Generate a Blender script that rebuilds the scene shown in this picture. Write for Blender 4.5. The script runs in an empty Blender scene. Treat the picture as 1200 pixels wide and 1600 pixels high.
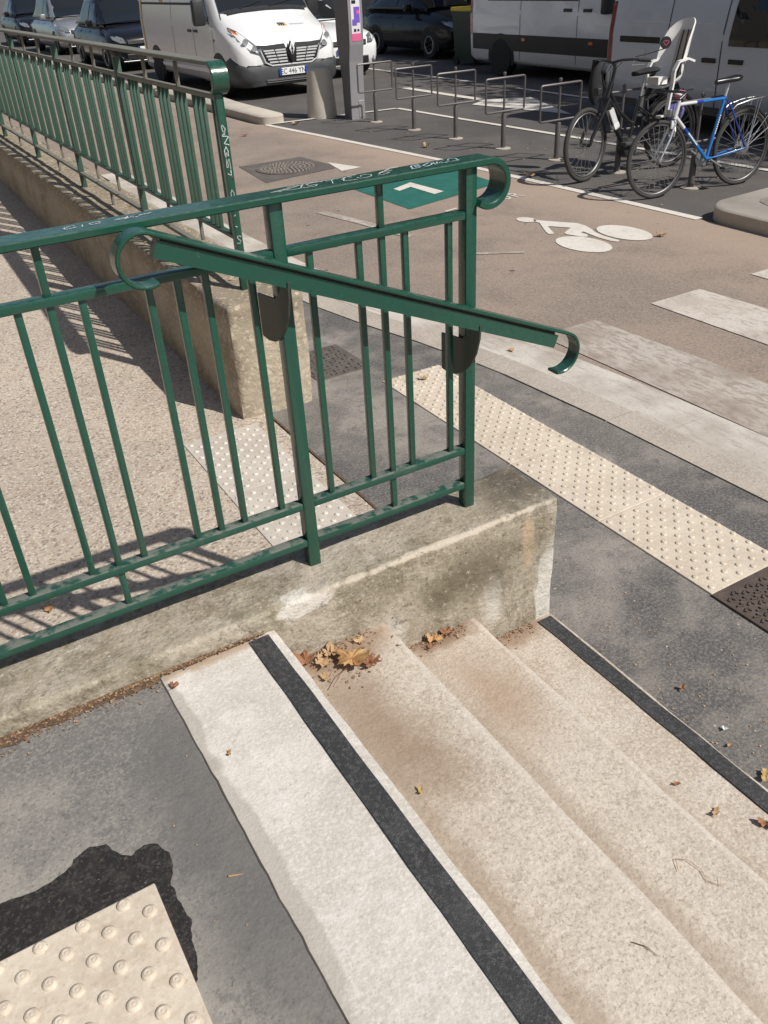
import bpy, bmesh, math, random
from mathutils import Vector, Matrix, noise
random.seed(7)
R = math.radians
SC = bpy.context.scene
COL = SC.collection

# ------------------------------------------------------------------ camera
cam_d = bpy.data.cameras.new('camera')
cam = bpy.data.objects.new('camera', cam_d); COL.objects.link(cam)
cam_d.sensor_fit = 'VERTICAL'; cam_d.sensor_height = 36.0
cam_d.lens = 1333.92 / 1600 * 36.0
cam_d.clip_start = 0.05; cam_d.clip_end = 500
yaw, pit, rol = R(29.09135), R(32.73211), R(-3.33753)
_f = Vector((math.sin(yaw)*math.cos(pit), math.cos(yaw)*math.cos(pit), -math.sin(pit)))
_r = Vector((math.cos(yaw), -math.sin(yaw), 0)); _u = _r.cross(_f)
_r2 = math.cos(rol)*_r + math.sin(rol)*_u
_u2 = -math.sin(rol)*_r + math.cos(rol)*_u
M = Matrix((_r2, _u2, -_f)).transposed().to_4x4()
M.translation = Vector((-1.2985, -1.8161, 2.0287))
cam.matrix_world = M
SC.camera = cam

# ------------------------------------------------------------------ light
LDIR = Vector((-0.43, 0.81, -1.0)).normalized()
sun_d = bpy.data.lights.new('sun', 'SUN'); sun_d.energy = 4.9; sun_d.angle = R(0.55)
sun_d.color = (1.0, 0.955, 0.885)
sun = bpy.data.objects.new('sun', sun_d); COL.objects.link(sun)
sun.rotation_euler = LDIR.to_track_quat('-Z', 'Y').to_euler(); sun.location = (6, -12, 20)
W = bpy.data.worlds.new('World'); SC.world = W; W.use_nodes = True
wn = W.node_tree.nodes; wl = W.node_tree.links
bg = wn['Background']; sky = wn.new('ShaderNodeTexSky'); sky.sky_type = 'NISHITA'
sky.sun_disc = False; sky.sun_elevation = R(47.5); sky.sun_rotation = math.atan2(0.43, -0.81)
sky.dust_density = 1.5
wl.new(sky.outputs[0], bg.inputs[0]); bg.inputs[1].default_value = 0.085
SC.view_settings.view_transform = 'Standard'; SC.view_settings.look = 'None'
SC.view_settings.exposure = 0.0; SC.view_settings.gamma = 1.0
SC.cycles.max_bounces = 6; SC.cycles.diffuse_bounces = 3; SC.cycles.glossy_bounces = 3
SC.cycles.transparent_max_bounces = 6

# ------------------------------------------------------------------ materials
MATS = {}
def _nt(name):
    m = bpy.data.materials.new(name); m.use_nodes = True; MATS[name] = m
    n = m.node_tree.nodes; l = m.node_tree.links
    return m, n, l, n['Principled BSDF']

def layered(name, base, layers=(), rough=0.85, bump=(), coord='pos', metallic=0.0, coat=0.0, spec=0.5, rough_layers=()):
    """colour = base overlaid by layers; each layer (kind, scale, lo, hi, colour, amount[, extra])"""
    m, n, l, b = _nt(name)
    if coord == 'pos':
        src = n.new('ShaderNodeNewGeometry').outputs['Position']
    else:
        src = n.new('ShaderNodeTexCoord').outputs['Object']
    cur = n.new('ShaderNodeRGB'); cur.outputs[0].default_value = (*base, 1); cur = cur.outputs[0]
    def factor(L):
        kind, sc, lo, hi = L[:4]
        if kind == 'blob':
            c, r3 = sc
            nz = n.new('ShaderNodeTexNoise'); nz.inputs['Scale'].default_value = L[6] if len(L) > 6 else 14
            nz.inputs['Detail'].default_value = 4
            l.new(src, nz.inputs['Vector'])
            s1 = n.new('ShaderNodeVectorMath'); s1.operation = 'SUBTRACT'; l.new(src, s1.inputs[0]); s1.inputs[1].default_value = c
            s2 = n.new('ShaderNodeVectorMath'); s2.operation = 'DIVIDE'; l.new(s1.outputs[0], s2.inputs[0]); s2.inputs[1].default_value = r3
            ln = n.new('ShaderNodeVectorMath'); ln.operation = 'LENGTH'; l.new(s2.outputs[0], ln.inputs[0])
            ad = n.new('ShaderNodeMath'); ad.operation = 'MULTIPLY_ADD'
            l.new(nz.outputs['Fac'], ad.inputs[0]); ad.inputs[1].default_value = (L[7] if len(L) > 7 else 1.2); l.new(ln.outputs['Value'], ad.inputs[2])
            out = ad.outputs[0]
        elif kind == 'axis':                     # sc = axis index
            sp = n.new('ShaderNodeSeparateXYZ'); l.new(src, sp.inputs[0]); 
            nz = n.new('ShaderNodeTexNoise'); nz.inputs['Scale'].default_value = 18; nz.inputs['Detail'].default_value = 4; l.new(src, nz.inputs['Vector'])
            ad = n.new('ShaderNodeMath'); ad.operation = 'MULTIPLY_ADD'; l.new(nz.outputs['Fac'], ad.inputs[0]); ad.inputs[1].default_value = L[6] if len(L) > 6 else 0.05
            l.new(sp.outputs[sc], ad.inputs[2]); out = ad.outputs[0]
        elif kind == 'up':                       # dust lying on upward faces
            gn = n.new('ShaderNodeNewGeometry'); sp = n.new('ShaderNodeSeparateXYZ'); l.new(gn.outputs['Normal'], sp.inputs[0])
            t = n.new('ShaderNodeTexNoise'); t.inputs['Scale'].default_value = sc; t.inputs['Detail'].default_value = 4; l.new(src, t.inputs['Vector'])
            st_ = n.new('ShaderNodeMath'); st_.operation = 'GREATER_THAN'; l.new(sp.outputs[2], st_.inputs[0]); st_.inputs[1].default_value = .7
            mu2 = n.new('ShaderNodeMath'); mu2.operation = 'MULTIPLY'; l.new(t.outputs['Fac'], mu2.inputs[0]); l.new(st_.outputs[0], mu2.inputs[1]); out = mu2.outputs[0]
        elif kind == 'vor':
            t = n.new('ShaderNodeTexVoronoi'); t.inputs['Scale'].default_value = sc; l.new(src, t.inputs['Vector']); out = t.outputs['Distance']
            t.inputs['Randomness'].default_value = 1
        elif kind == 'vorc':                     # random per cell
            t = n.new('ShaderNodeTexVoronoi'); t.inputs['Scale'].default_value = sc; l.new(src, t.inputs['Vector'])
            sp = n.new('ShaderNodeSeparateColor'); l.new(t.outputs['Color'], sp.inputs[0]); out = sp.outputs[0]
        else:
            t = n.new('ShaderNodeTexNoise'); t.inputs['Scale'].default_value = sc
            t.inputs['Detail'].default_value = 8; t.inputs['Roughness'].default_value = 0.56 if sc < 8 else 0.7
            if len(L) > 6 and isinstance(L[6], tuple):
                mp = n.new('ShaderNodeMapping'); l.new(src, mp.inputs[0]); mp.inputs['Scale'].default_value = L[6]; l.new(mp.outputs[0], t.inputs['Vector'])
            else: l.new(src, t.inputs['Vector'])
            out = t.outputs['Fac']
        mr = n.new('ShaderNodeMapRange'); mr.interpolation_type = 'SMOOTHSTEP'
        mr.inputs['From Min'].default_value = min(lo, hi); mr.inputs['From Max'].default_value = max(lo, hi)
        mr.inputs['To Min'].default_value = 0 if hi >= lo else 1; mr.inputs['To Max'].default_value = 1 if hi >= lo else 0
        l.new(out, mr.inputs['Value'])
        return mr.outputs['Result']
    for L in layers:
        f = factor(L)
        mu = n.new('ShaderNodeMath'); mu.operation = 'MULTIPLY'; l.new(f, mu.inputs[0]); mu.inputs[1].default_value = L[5]
        mx = n.new('ShaderNodeMix'); mx.data_type = 'RGBA'
        l.new(mu.outputs[0], mx.inputs[0]); l.new(cur, mx.inputs[6]); mx.inputs[7].default_value = (*L[4], 1)
        cur = mx.outputs[2]
    l.new(cur, b.inputs['Base Color'])
    b.inputs['Roughness'].default_value = rough; b.inputs['Metallic'].default_value = metallic
    b.inputs['Coat Weight'].default_value = coat; b.inputs['Specular IOR Level'].default_value = spec
    for L in rough_layers:
        f = factor(L); mr = n.new('ShaderNodeMapRange'); l.new(f, mr.inputs['Value'])
        mr.inputs['To Min'].default_value = rough; mr.inputs['To Max'].default_value = L[5]; l.new(mr.outputs[0], b.inputs['Roughness'])
    prev = None
    for (sc, st, kind) in bump:
        if kind == 'v':
            t = n.new('ShaderNodeTexVoronoi'); o = t.outputs['Distance']
        else:
            t = n.new('ShaderNodeTexNoise'); t.inputs['Detail'].default_value = 4; o = t.outputs['Fac']
        t.inputs['Scale'].default_value = sc; l.new(src, t.inputs['Vector'])
        bp = n.new('ShaderNodeBump'); bp.inputs['Strength'].default_value = st; bp.inputs['Distance'].default_value = 0.004 if sc > 40 else 0.02
        l.new(o, bp.inputs['Height'])
        if prev: l.new(prev, bp.inputs['Normal'])
        prev = bp.outputs[0]
    if prev: l.new(prev, b.inputs['Normal'])
    return m

def plain(name, col, rough=0.5, metallic=0.0, coat=0.0, spec=0.5, var=0.0):
    if var:
        return layered(name, col, [('n', 9, .4, .7, tuple(min(1, c*(1+var)) for c in col), 1), ('n', 60, .5, .75, tuple(c*(1-var) for c in col), .7)], rough, metallic=metallic, coat=coat, spec=spec)
    return layered(name, col, (), rough, metallic=metallic, coat=coat, spec=spec)

# greys of the ground
layered('road_asphalt', (.082, .075, .07), [('n', 1.6, .4, .66, (.115, .104, .095), .8), ('n', .5, .45, .7, (.058, .054, .052), .7), ('n', 55, .44, .64, (.15, .137, .126), .55), ('n', 70, .54, .7, (.028, .026, .025), .7), ('vor', 5, .05, .02, (.3, .28, .25), .7)], .85, [(70, .5, 'n')])
layered('lane_asphalt', (.285, .226, .182), [('n', .7, .40, .62, (.208, .170, .144), .95), ('n', 2.4, .48, .68, (.175, .140, .118), .65), ('n', 60, .42, .62, (.38, .30, .242), .6), ('n', 75, .52, .68, (.10, .077, .064), .8), ('vor', 3.0, .085, .04, (.07, .055, .048), .85), ('vor', 1.3, .05, .03, (.08, .064, .055), .8), ('axis', 0, 4.05, 4.75, (.40, .30, .228), .55, .25)], .85, [(70, .5, 'n')])
layered('walk_asphalt', (.14, .129, .12), [('n', 1.9, .44, .58, (.285, .256, .225), .9), ('n', 1.0, .46, .58, (.078, .075, .075), .95), ('n', 5.5, .48, .66, (.25, .225, .196), .6), ('n', 11, .52, .68, (.07, .068, .069), .7), ('n', 90, .44, .62, (.31, .28, .25), .45), ('n', 110, .53, .68, (.04, .038, .038), .7), ('vor', 17, .075, .03, (.6, .55, .48), .75), ('vor', 27, .06, .03, (.03, .03, .03), .6)], .8, [(100, .5, 'n'), (24, .25, 'n')])
layered('landing_asphalt', (.225, .208, .19), [('n', 3.2, .42, .58, (.31, .284, .25), .75), ('n', 1.8, .45, .60, (.14, .134, .13), .8), ('n', 12, .5, .66, (.125, .119, .114), .7), ('n', 34, .54, .68, (.09, .086, .083), .6), ('n', 120, .46, .62, (.37, .342, .305), .4), ('n', 140, .53, .67, (.075, .071, .069), .65), ('vor', 16, .05, .02, (.05, .05, .05), .6), ('blob', ((-1.06, -.7, .54), (.14, .6, .1)), 1.8, .9, (.112, .107, .104), .75, 6, 1.1)], .8, [(130, .3, 'n'), (36, .16, 'n')])
layered('ramp_concrete', (.47, .40, .325), [('n', 1.3, .4, .64, (.37, .315, .26), .8), ('n', 7, .46, .68, (.39, .325, .262), .65), ('vorc', 85, .80, .88, (.19, .16, .13), .75), ('vorc', 110, .80, .88, (.64, .575, .49), .7), ('vorc', 120, .88, .93, (.38, .24, .155), .6), ('vor', 22, .10, .05, (.13, .105, .088), .75), ('n', 110, .5, .66, (.28, .23, .182), .55), ('vor', 3.0, .06, .03, (.34, .16, .08), .6)], .88, [(60, .5, 'v'), (120, .45, 'n')])
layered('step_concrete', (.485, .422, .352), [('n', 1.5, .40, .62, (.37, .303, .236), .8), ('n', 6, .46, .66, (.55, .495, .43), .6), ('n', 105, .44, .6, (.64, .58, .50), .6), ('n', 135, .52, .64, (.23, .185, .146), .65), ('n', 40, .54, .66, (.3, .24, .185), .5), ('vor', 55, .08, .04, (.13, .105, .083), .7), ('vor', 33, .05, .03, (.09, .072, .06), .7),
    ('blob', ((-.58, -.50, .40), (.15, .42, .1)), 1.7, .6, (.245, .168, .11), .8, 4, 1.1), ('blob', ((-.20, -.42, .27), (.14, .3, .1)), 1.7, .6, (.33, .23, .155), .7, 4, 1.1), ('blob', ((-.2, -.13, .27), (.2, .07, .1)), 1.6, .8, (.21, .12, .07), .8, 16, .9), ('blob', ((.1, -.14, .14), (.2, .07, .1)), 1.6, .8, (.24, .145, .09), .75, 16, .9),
    ('blob', ((-.645, -1.2, .40), (.05, 2.2, .08)), 1.8, .8, (.28, .215, .155), .6, 5, 1.3), ('blob', ((-.295, -1.2, .27), (.05, 2.2, .08)), 1.8, .8, (.29, .225, .165), .55, 5, 1.3), ('blob', ((.02, -1.2, .14), (.045, 2.2, .08)), 1.8, .8, (.32, .25, .188), .5, 5, 1.3), ('blob', ((-.385, -1.2, .40), (.016, 2.2, .03)), 1.8, .9, (.58, .53, .465), .45, 12, 1.4), ('blob', ((-.058, -1.2, .27), (.014, 2.2, .03)), 1.8, .9, (.58, .53, .465), .45, 12, 1.4),  # pale nosing lines: worn edge, its sunlit highlight put into the colour
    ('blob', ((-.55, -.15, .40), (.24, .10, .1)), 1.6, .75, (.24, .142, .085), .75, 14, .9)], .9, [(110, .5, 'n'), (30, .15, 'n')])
layered('slab_concrete', (.59, .555, .505), [('n', 2.6, .42, .60, (.47, .435, .385), .8), ('n', 30, .52, .66, (.42, .385, .335), .5), ('n', 12, .48, .7, (.71, .68, .64), .55), ('n', 100, .46, .62, (.74, .71, .66), .4), ('n', 120, .53, .67, (.38, .35, .305), .55), ('vor', 42, .06, .03, (.17, .15, .13), .75), ('vor', 13, .045, .025, (.33, .3, .26), .7), ('blob', ((-1.03, -.78, .54), (.035, .35, .1)), 1.7, 1.4, (.37, .34, .30), .7, 16, 1.0), ('blob', ((-1.035, -.30, .54), (.03, .2, .1)), 1.7, 1.4, (.37, .34, .30), .7, 16, 1.0),
    ('blob', ((-.9, -.13, .54), (.2, .035, .1)), 1.6, .9, (.36, .24, .15), .7, 20, 1.0)], .88, [(140, .35, 'n'), (30, .12, 'n')])
layered('wall_concrete', (.305, .262, .20), [('n', 2.2, .40, .60, (.43, .385, .32), .8), ('n', 4.5, .46, .62, (.19, .16, .105), .8), ('n', 15, .48, .66, (.43, .39, .32), .5), ('n', 9, .52, .66, (.135, .115, .075), .65, (1, 1, .3)), ('n', 70, .5, .66, (.5, .45, .37), .45), ('n', 90, .54, .68, (.085, .07, .048), .65),
    ('blob', ((-.62, -.12, .575), (.085, .08, .032)), 1.6, 1.4, (.58, .55, .50), .9, 16, 1.1), ('blob', ((-.35, -.12, .33), (.05, .06, .10)), 1.8, 1.0, (.50, .47, .42), .8, 16, 1.2), ('blob', ((.02, -.12, .31), (.045, .06, .12)), 1.8, 1.0, (.52, .49, .44), .8, 16, 1.2), ('blob', ((.245, -.12, .25), (.045, .08, .2)), 1.6, 1.4, (.55, .53, .48), .9, 10, 1.1),
    ('blob', ((.16, -.12, .48), (.03, .05, .13)), 1.7, 1.0, (.48, .36, .23), .65, 14, 1.2), ('blob', ((.20, .05, .60), (.17, .2, .05)), 2.0, .9, (.085, .07, .052), .85, 18, 1.5), ('blob', ((-.10, -.113, .596), (.50, .014, .012)), 2.15, 1.6, (.52, .46, .38), .75, 26, 2.2),
    ('blob', ((-.35, -.118, .20), (.34, .05, .06)), 1.7, 1.0, (.44, .37, .30), .5, 12, 1.0), ('blob', ((-.08, -.118, .43), (.42, .03, .17)), 1.75, .8, (.12, .102, .066), .78, 6, 1.5), ('vor', 19, .07, .035, (.58, .54, .46), .7), ('vor', 16, .07, .04, (.06, .05, .035), .75), ('n', 38, .56, .66, (.1, .082, .055), .6), ('n', 48, .57, .66, (.52, .47, .39), .5)], .92, [(26, .5, 'n'), (95, .8, 'n')])
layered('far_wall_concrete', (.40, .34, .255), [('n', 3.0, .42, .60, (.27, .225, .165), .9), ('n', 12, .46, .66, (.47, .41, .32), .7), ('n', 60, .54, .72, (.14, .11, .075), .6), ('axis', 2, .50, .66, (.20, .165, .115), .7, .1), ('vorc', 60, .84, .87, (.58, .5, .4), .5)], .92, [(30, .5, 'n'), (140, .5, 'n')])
layered('kerb_stone', (.40, .355, .30), [('n', 2.4, .4, .66, (.30, .262, .22), .75), ('n', 80, .44, .62, (.54, .49, .43), .55), ('n', 95, .53, .68, (.15, .125, .105), .7)], .85, [(200, .35, 'n')])
layered('gutter_concrete', (.56, .52, .465), [('n', 1.8, .4, .64, (.36, .315, .268), .8), ('n', 9, .5, .72, (.58, .545, .49), .55), ('n', 60, .53, .68, (.24, .205, .17), .55), ('n', 26, .5, .66, (.3, .25, .205), .55, (1, .2, 1))], .85, [(190, .3, 'n')])
layered('island_concrete', (.46, .415, .355), [('n', 3, .4, .7, (.36, .325, .275), .7), ('n', 160, .5, .7, (.56, .52, .46), .5), ('n', 190, .56, .7, (.2, .18, .15), .5)], .88, [(150, .4, 'n')])
layered('grate_iron', (.11, .085, .072), [('n', 20, .4, .7, (.17, .135, .112), .8)], .62, [(160, .4, 'n')], metallic=.35)
layered('cover_iron', (.12, .105, .094), [('n', 20, .4, .7, (.19, .165, .145), .8)], .6, [(160, .4, 'n')], metallic=.2)
layered('tactile_cream', (.60, .525, .43), [('n', 3.5, .4, .62, (.50, .43, .345), .8), ('n', 24, .48, .68, (.44, .355, .262), .6), ('n', 90, .52, .68, (.36, .285, .205), .5), ('n', 70, .46, .66, (.72, .65, .545), .4), ('vor', 24, .05, .03, (.16, .12, .085), .6)], .75, [(90, .2, 'n')])
layered('tactile_grey', (.54, .49, .43), [('n', 3.5, .4, .64, (.44, .395, .34), .75), ('n', 24, .48, .68, (.37, .325, .275), .6), ('n', 80, .54, .7, (.28, .24, .2), .5)], .75, [(90, .2, 'n')])
layered('stud_white', (.62, .58, .52), [('n', 20, .44, .64, (.46, .415, .36), .85)], .7)
layered('grit_strip', (.03, .03, .032), [('n', 9, .45, .66, (.055, .054, .055), .8), ('n', 120, .48, .62, (.11, .108, .106), .55), ('n', 30, .56, .7, (.1, .095, .09), .5), ('vor', 60, .05, .025, (.4, .4, .4), .7)], .7, [(320, .5, 'n')])
layered('road_paint', (.66, .62, .56), [('n', 3, .45, .68, (.58, .53, .465), .75), ('n', 40, .54, .68, (.38, .325, .275), .6), ('n', 12, .58, .7, (.4, .34, .28), .6)], .7, [(150, .25, 'n')])
layered('worn_paint', (.55, .50, .445), [('n', 2.2, .42, .62, (.4, .345, .295), .7), ('n', 34, .52, .63, (.28, .23, .19), .65, (1, .35, 1)), ('n', 65, .5, .66, (.32, .255, .205), .6)], .8, [(150, .3, 'n')])
layered('faded_paint', (.45, .405, .355), [('n', 34, .46, .6, (.26, .212, .178), .8, (1, .3, 1)), ('n', 1.6, .44, .62, (.26, .212, .175), .7), ('n', 65, .5, .66, (.24, .185, .15), .55)], .85, [(150, .3, 'n')])
layered('green_road_paint', (.018, .125, .1), [('n', 6, .4, .66, (.026, .155, .122), .8), ('n', 50, .56, .68, (.09, .11, .095), .5), ('n', 200, .55, .7, (.01, .08, .065), .4)], .6, [(160, .25, 'n')])
layered('patch_asphalt', (.105, .09, .08), [('n', 5, .4, .7, (.14, .12, .105), .8), ('n', 240, .52, .7, (.2, .18, .16), .4)], .85, [(210, .4, 'n')])
layered('rail_green', (.0095, .066, .043), [('n', 9, .45, .66, (.015, .06, .042), .7), ('n', 34, .62, .74, (.008, .035, .025), .85, (1, 1, .35)), ('n', 38, .62, .70, (.012, .022, .018), .8), ('n', 55, .62, .70, (.09, .12, .1), .6), ('up', 60, .4, .62, (.07, .115, .09), .35)], .27, [(40, .10, 'n')], spec=.55, coat=.2)
layered('rail_green_top', (.012, .063, .043), [('n', 12, .5, .66, (.04, .085, .064), .6), ('n', 60, .6, .72, (.01, .035, .027), .6), ('up', 40, .34, .58, (.19, .19, .165), .75)], .5, [(120, .2, 'n')])
layered('rail_green_dusty', (.042, .092, .068), [('n', 7, .45, .66, (.028, .085, .058), .7), ('n', 30, .55, .7, (.085, .115, .092), .6)], .5, [(60, .06, 'n')])
layered('rail_dirty', (.17, .165, .14), [('n', 18, .45, .7, (.11, .12, .1), .7)], .7)
plain('bracket_green', (.035, .048, .038), .55, var=.15)
plain('marker_white', (.75, .78, .76), .5); plain('marker_blue', (.55, .74, .82), .5)
layered('puddle_wet', (.026, .024, .022), [('n', 18, .44, .66, (.045, .041, .037), .8), ('n', 90, .5, .64, (.075, .068, .06), .65), ('n', 130, .54, .64, (.12, .105, .09), .5), ('vor', 45, .06, .03, (.33, .28, .22), .9), ('n', 60, .62, .7, (.2, .16, .12), .7)], .3, [(110, .5, 'n'), (30, .3, 'n')], spec=.35)
layered('damp_edge', (.075, .068, .062), [('n', 30, .42, .64, (.12, .11, .1), .8), ('n', 120, .5, .66, (.05, .046, .043), .6)], .55, [(110, .5, 'n')])
layered('leaf_ochre', (.47, .285, .12), [('n', 30, .42, .6, (.29, .14, .055), .8), ('n', 90, .52, .66, (.17, .08, .035), .6)], .75, [(70, .6, 'n')])
layered('leaf_tan', (.45, .31, .175), [('n', 30, .42, .6, (.33, .2, .1), .8), ('n', 90, .54, .68, (.2, .11, .055), .6)], .8, [(70, .6, 'n')])
layered('leaf_rust', (.27, .125, .062), [('n', 40, .42, .6, (.18, .08, .042), .8), ('n', 90, .52, .66, (.36, .2, .1), .5)], .8, [(70, .6, 'n')])
layered('leaf_yellow', (.46, .33, .13), [('n', 40, .42, .6, (.34, .22, .08), .8), ('n', 90, .54, .68, (.2, .12, .05), .5)], .75, [(70, .5, 'n')])
layered('litter_brown', (.24, .145, .082), [('vorc', 120, .4, .6, (.36, .25, .15), .9), ('vorc', 150, .7, .8, (.10, .055, .034), .9)], .85)
plain('crack_dark', (.06, .05, .043), .9, var=.4)
layered('cover_block', (.21, .185, .158), [('n', 30, .42, .62, (.3, .27, .235), .8)], .7, [(120, .4, 'n')])
layered('soil_line', (.10, .062, .04), [('n', 40, .45, .65, (.22, .14, .085), .8), ('n', 150, .5, .7, (.05, .03, .02), .7)], .95, [(90, .8, 'n')])
# vehicles and street furniture
plain('van_white', (.74, .745, .75), .22, coat=.7, var=.04)
plain('van_white_dusty', (.76, .78, .80), .3, coat=.5, var=.05)
plain('silver_paint', (.56, .61, .68), .3, metallic=.2, coat=.8)
plain('grey_paint', (.36, .37, .385), .28, metallic=.5, coat=.8)
plain('black_paint', (.009, .0095, .012), .22, coat=.25, spec=.3)
plain('black_plastic', (.022, .023, .025), .5, var=.2)
plain('dark_plastic', (.05, .053, .056), .5, var=.2)
plain('rubber', (.016, .016, .016), .75, var=.2)
plain('tyre_grey', (.035, .033, .032), .8, var=.2)
plain('alloy', (.42, .43, .44), .35, metallic=.7)
plain('chrome', (.74, .75, .76), .2, metallic=.7)
plain('window_glass', (.012, .014, .015), .04, spec=.8)
plain('lamp_glass', (.26, .28, .29), .12, metallic=.45, coat=.8)
plain('amber', (.75, .22, .03), .25, coat=.6); plain('red_lens', (.22, .008, .01), .2, coat=.7)
plain('bright_trim', (.66, .67, .68), .35, metallic=.2)
plain('plate_white', (.75, .76, .76), .4); plain('plate_blue', (.02, .07, .42), .4); plain('ink_black', (.012, .012, .014), .5)
plain('logo_orange', (.75, .42, .08), .5); plain('logo_grey', (.42, .44, .46), .5); plain('yellow_mark', (.72, .42, .03), .5)
plain('paper', (.62, .66, .66), .6); plain('seam', (.06, .063, .066), .7)
plain('rack_grey', (.115, .105, .105), .45, metallic=.25, var=.15)
plain('meter_grey', (.33, .325, .345), .4, metallic=.35, var=.05); plain('meter_dark', (.13, .13, .14), .35, var=.1)
plain('poster_purple', (.17, .1, .5), .45); plain('poster_pink', (.75, .13, .3), .45); plain('poster_white', (.72, .68, .74), .45); plain('sign_blue', (.015, .1, .33), .35)
layered('bollard_concrete', (.50, .465, .41), [('n', 5, .4, .7, (.46, .40, .31), .7), ('n', 60, .5, .7, (.62, .56, .46), .6), ('n', 110, .55, .7, (.18, .15, .11), .6)], .9, [(110, .5, 'n')])
plain('bin_green', (.01, .03, .022), .45); plain('bin_yellow', (.62, .46, .02), .4)
plain('bike_blue', (.012, .15, .46), .25, coat=.8, var=.08); plain('bike_blue_dark', (.01, .045, .33), .25, coat=.8); plain('bike_silver', (.62, .63, .64), .25, coat=.7)
plain('bike_black', (.016, .016, .017), .3, coat=.4); plain('cloth_black', (.018, .018, .02), .9, var=.2)
plain('seat_white', (.74, .73, .71), .4, coat=.2, var=.05); plain('seat_pad', (.46, .42, .37), .85, var=.15)
plain('pink', (.55, .16, .26), .5); plain('violet', (.15, .14, .4), .5); plain('rim_grey', (.13, .13, .13), .4, metallic=.4); plain('spoke', (.42, .42, .42), .35, metallic=.8)
layered('bark', (.16, .135, .1), [('vorc', 5, .45, .6, (.27, .25, .19), .9), ('n', 30, .45, .7, (.09, .07, .05), .6)], .9, [(25, .6, 'n')])
layered('foliage', (.05, .1, .022), [('n', 1.2, .4, .65, (.085, .14, .032), .8), ('n', 9, .45, .7, (.03, .07, .016), .7)], .6)
layered('stone_facade', (.25, .225, .19), [('n', 1.2, .4, .7, (.2, .18, .15), .7), ('n', 80, .5, .7, (.3, .27, .23), .4)], .9, [(60, .3, 'n')])
plain('hedge_dark', (.02, .035, .012), .8)

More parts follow.
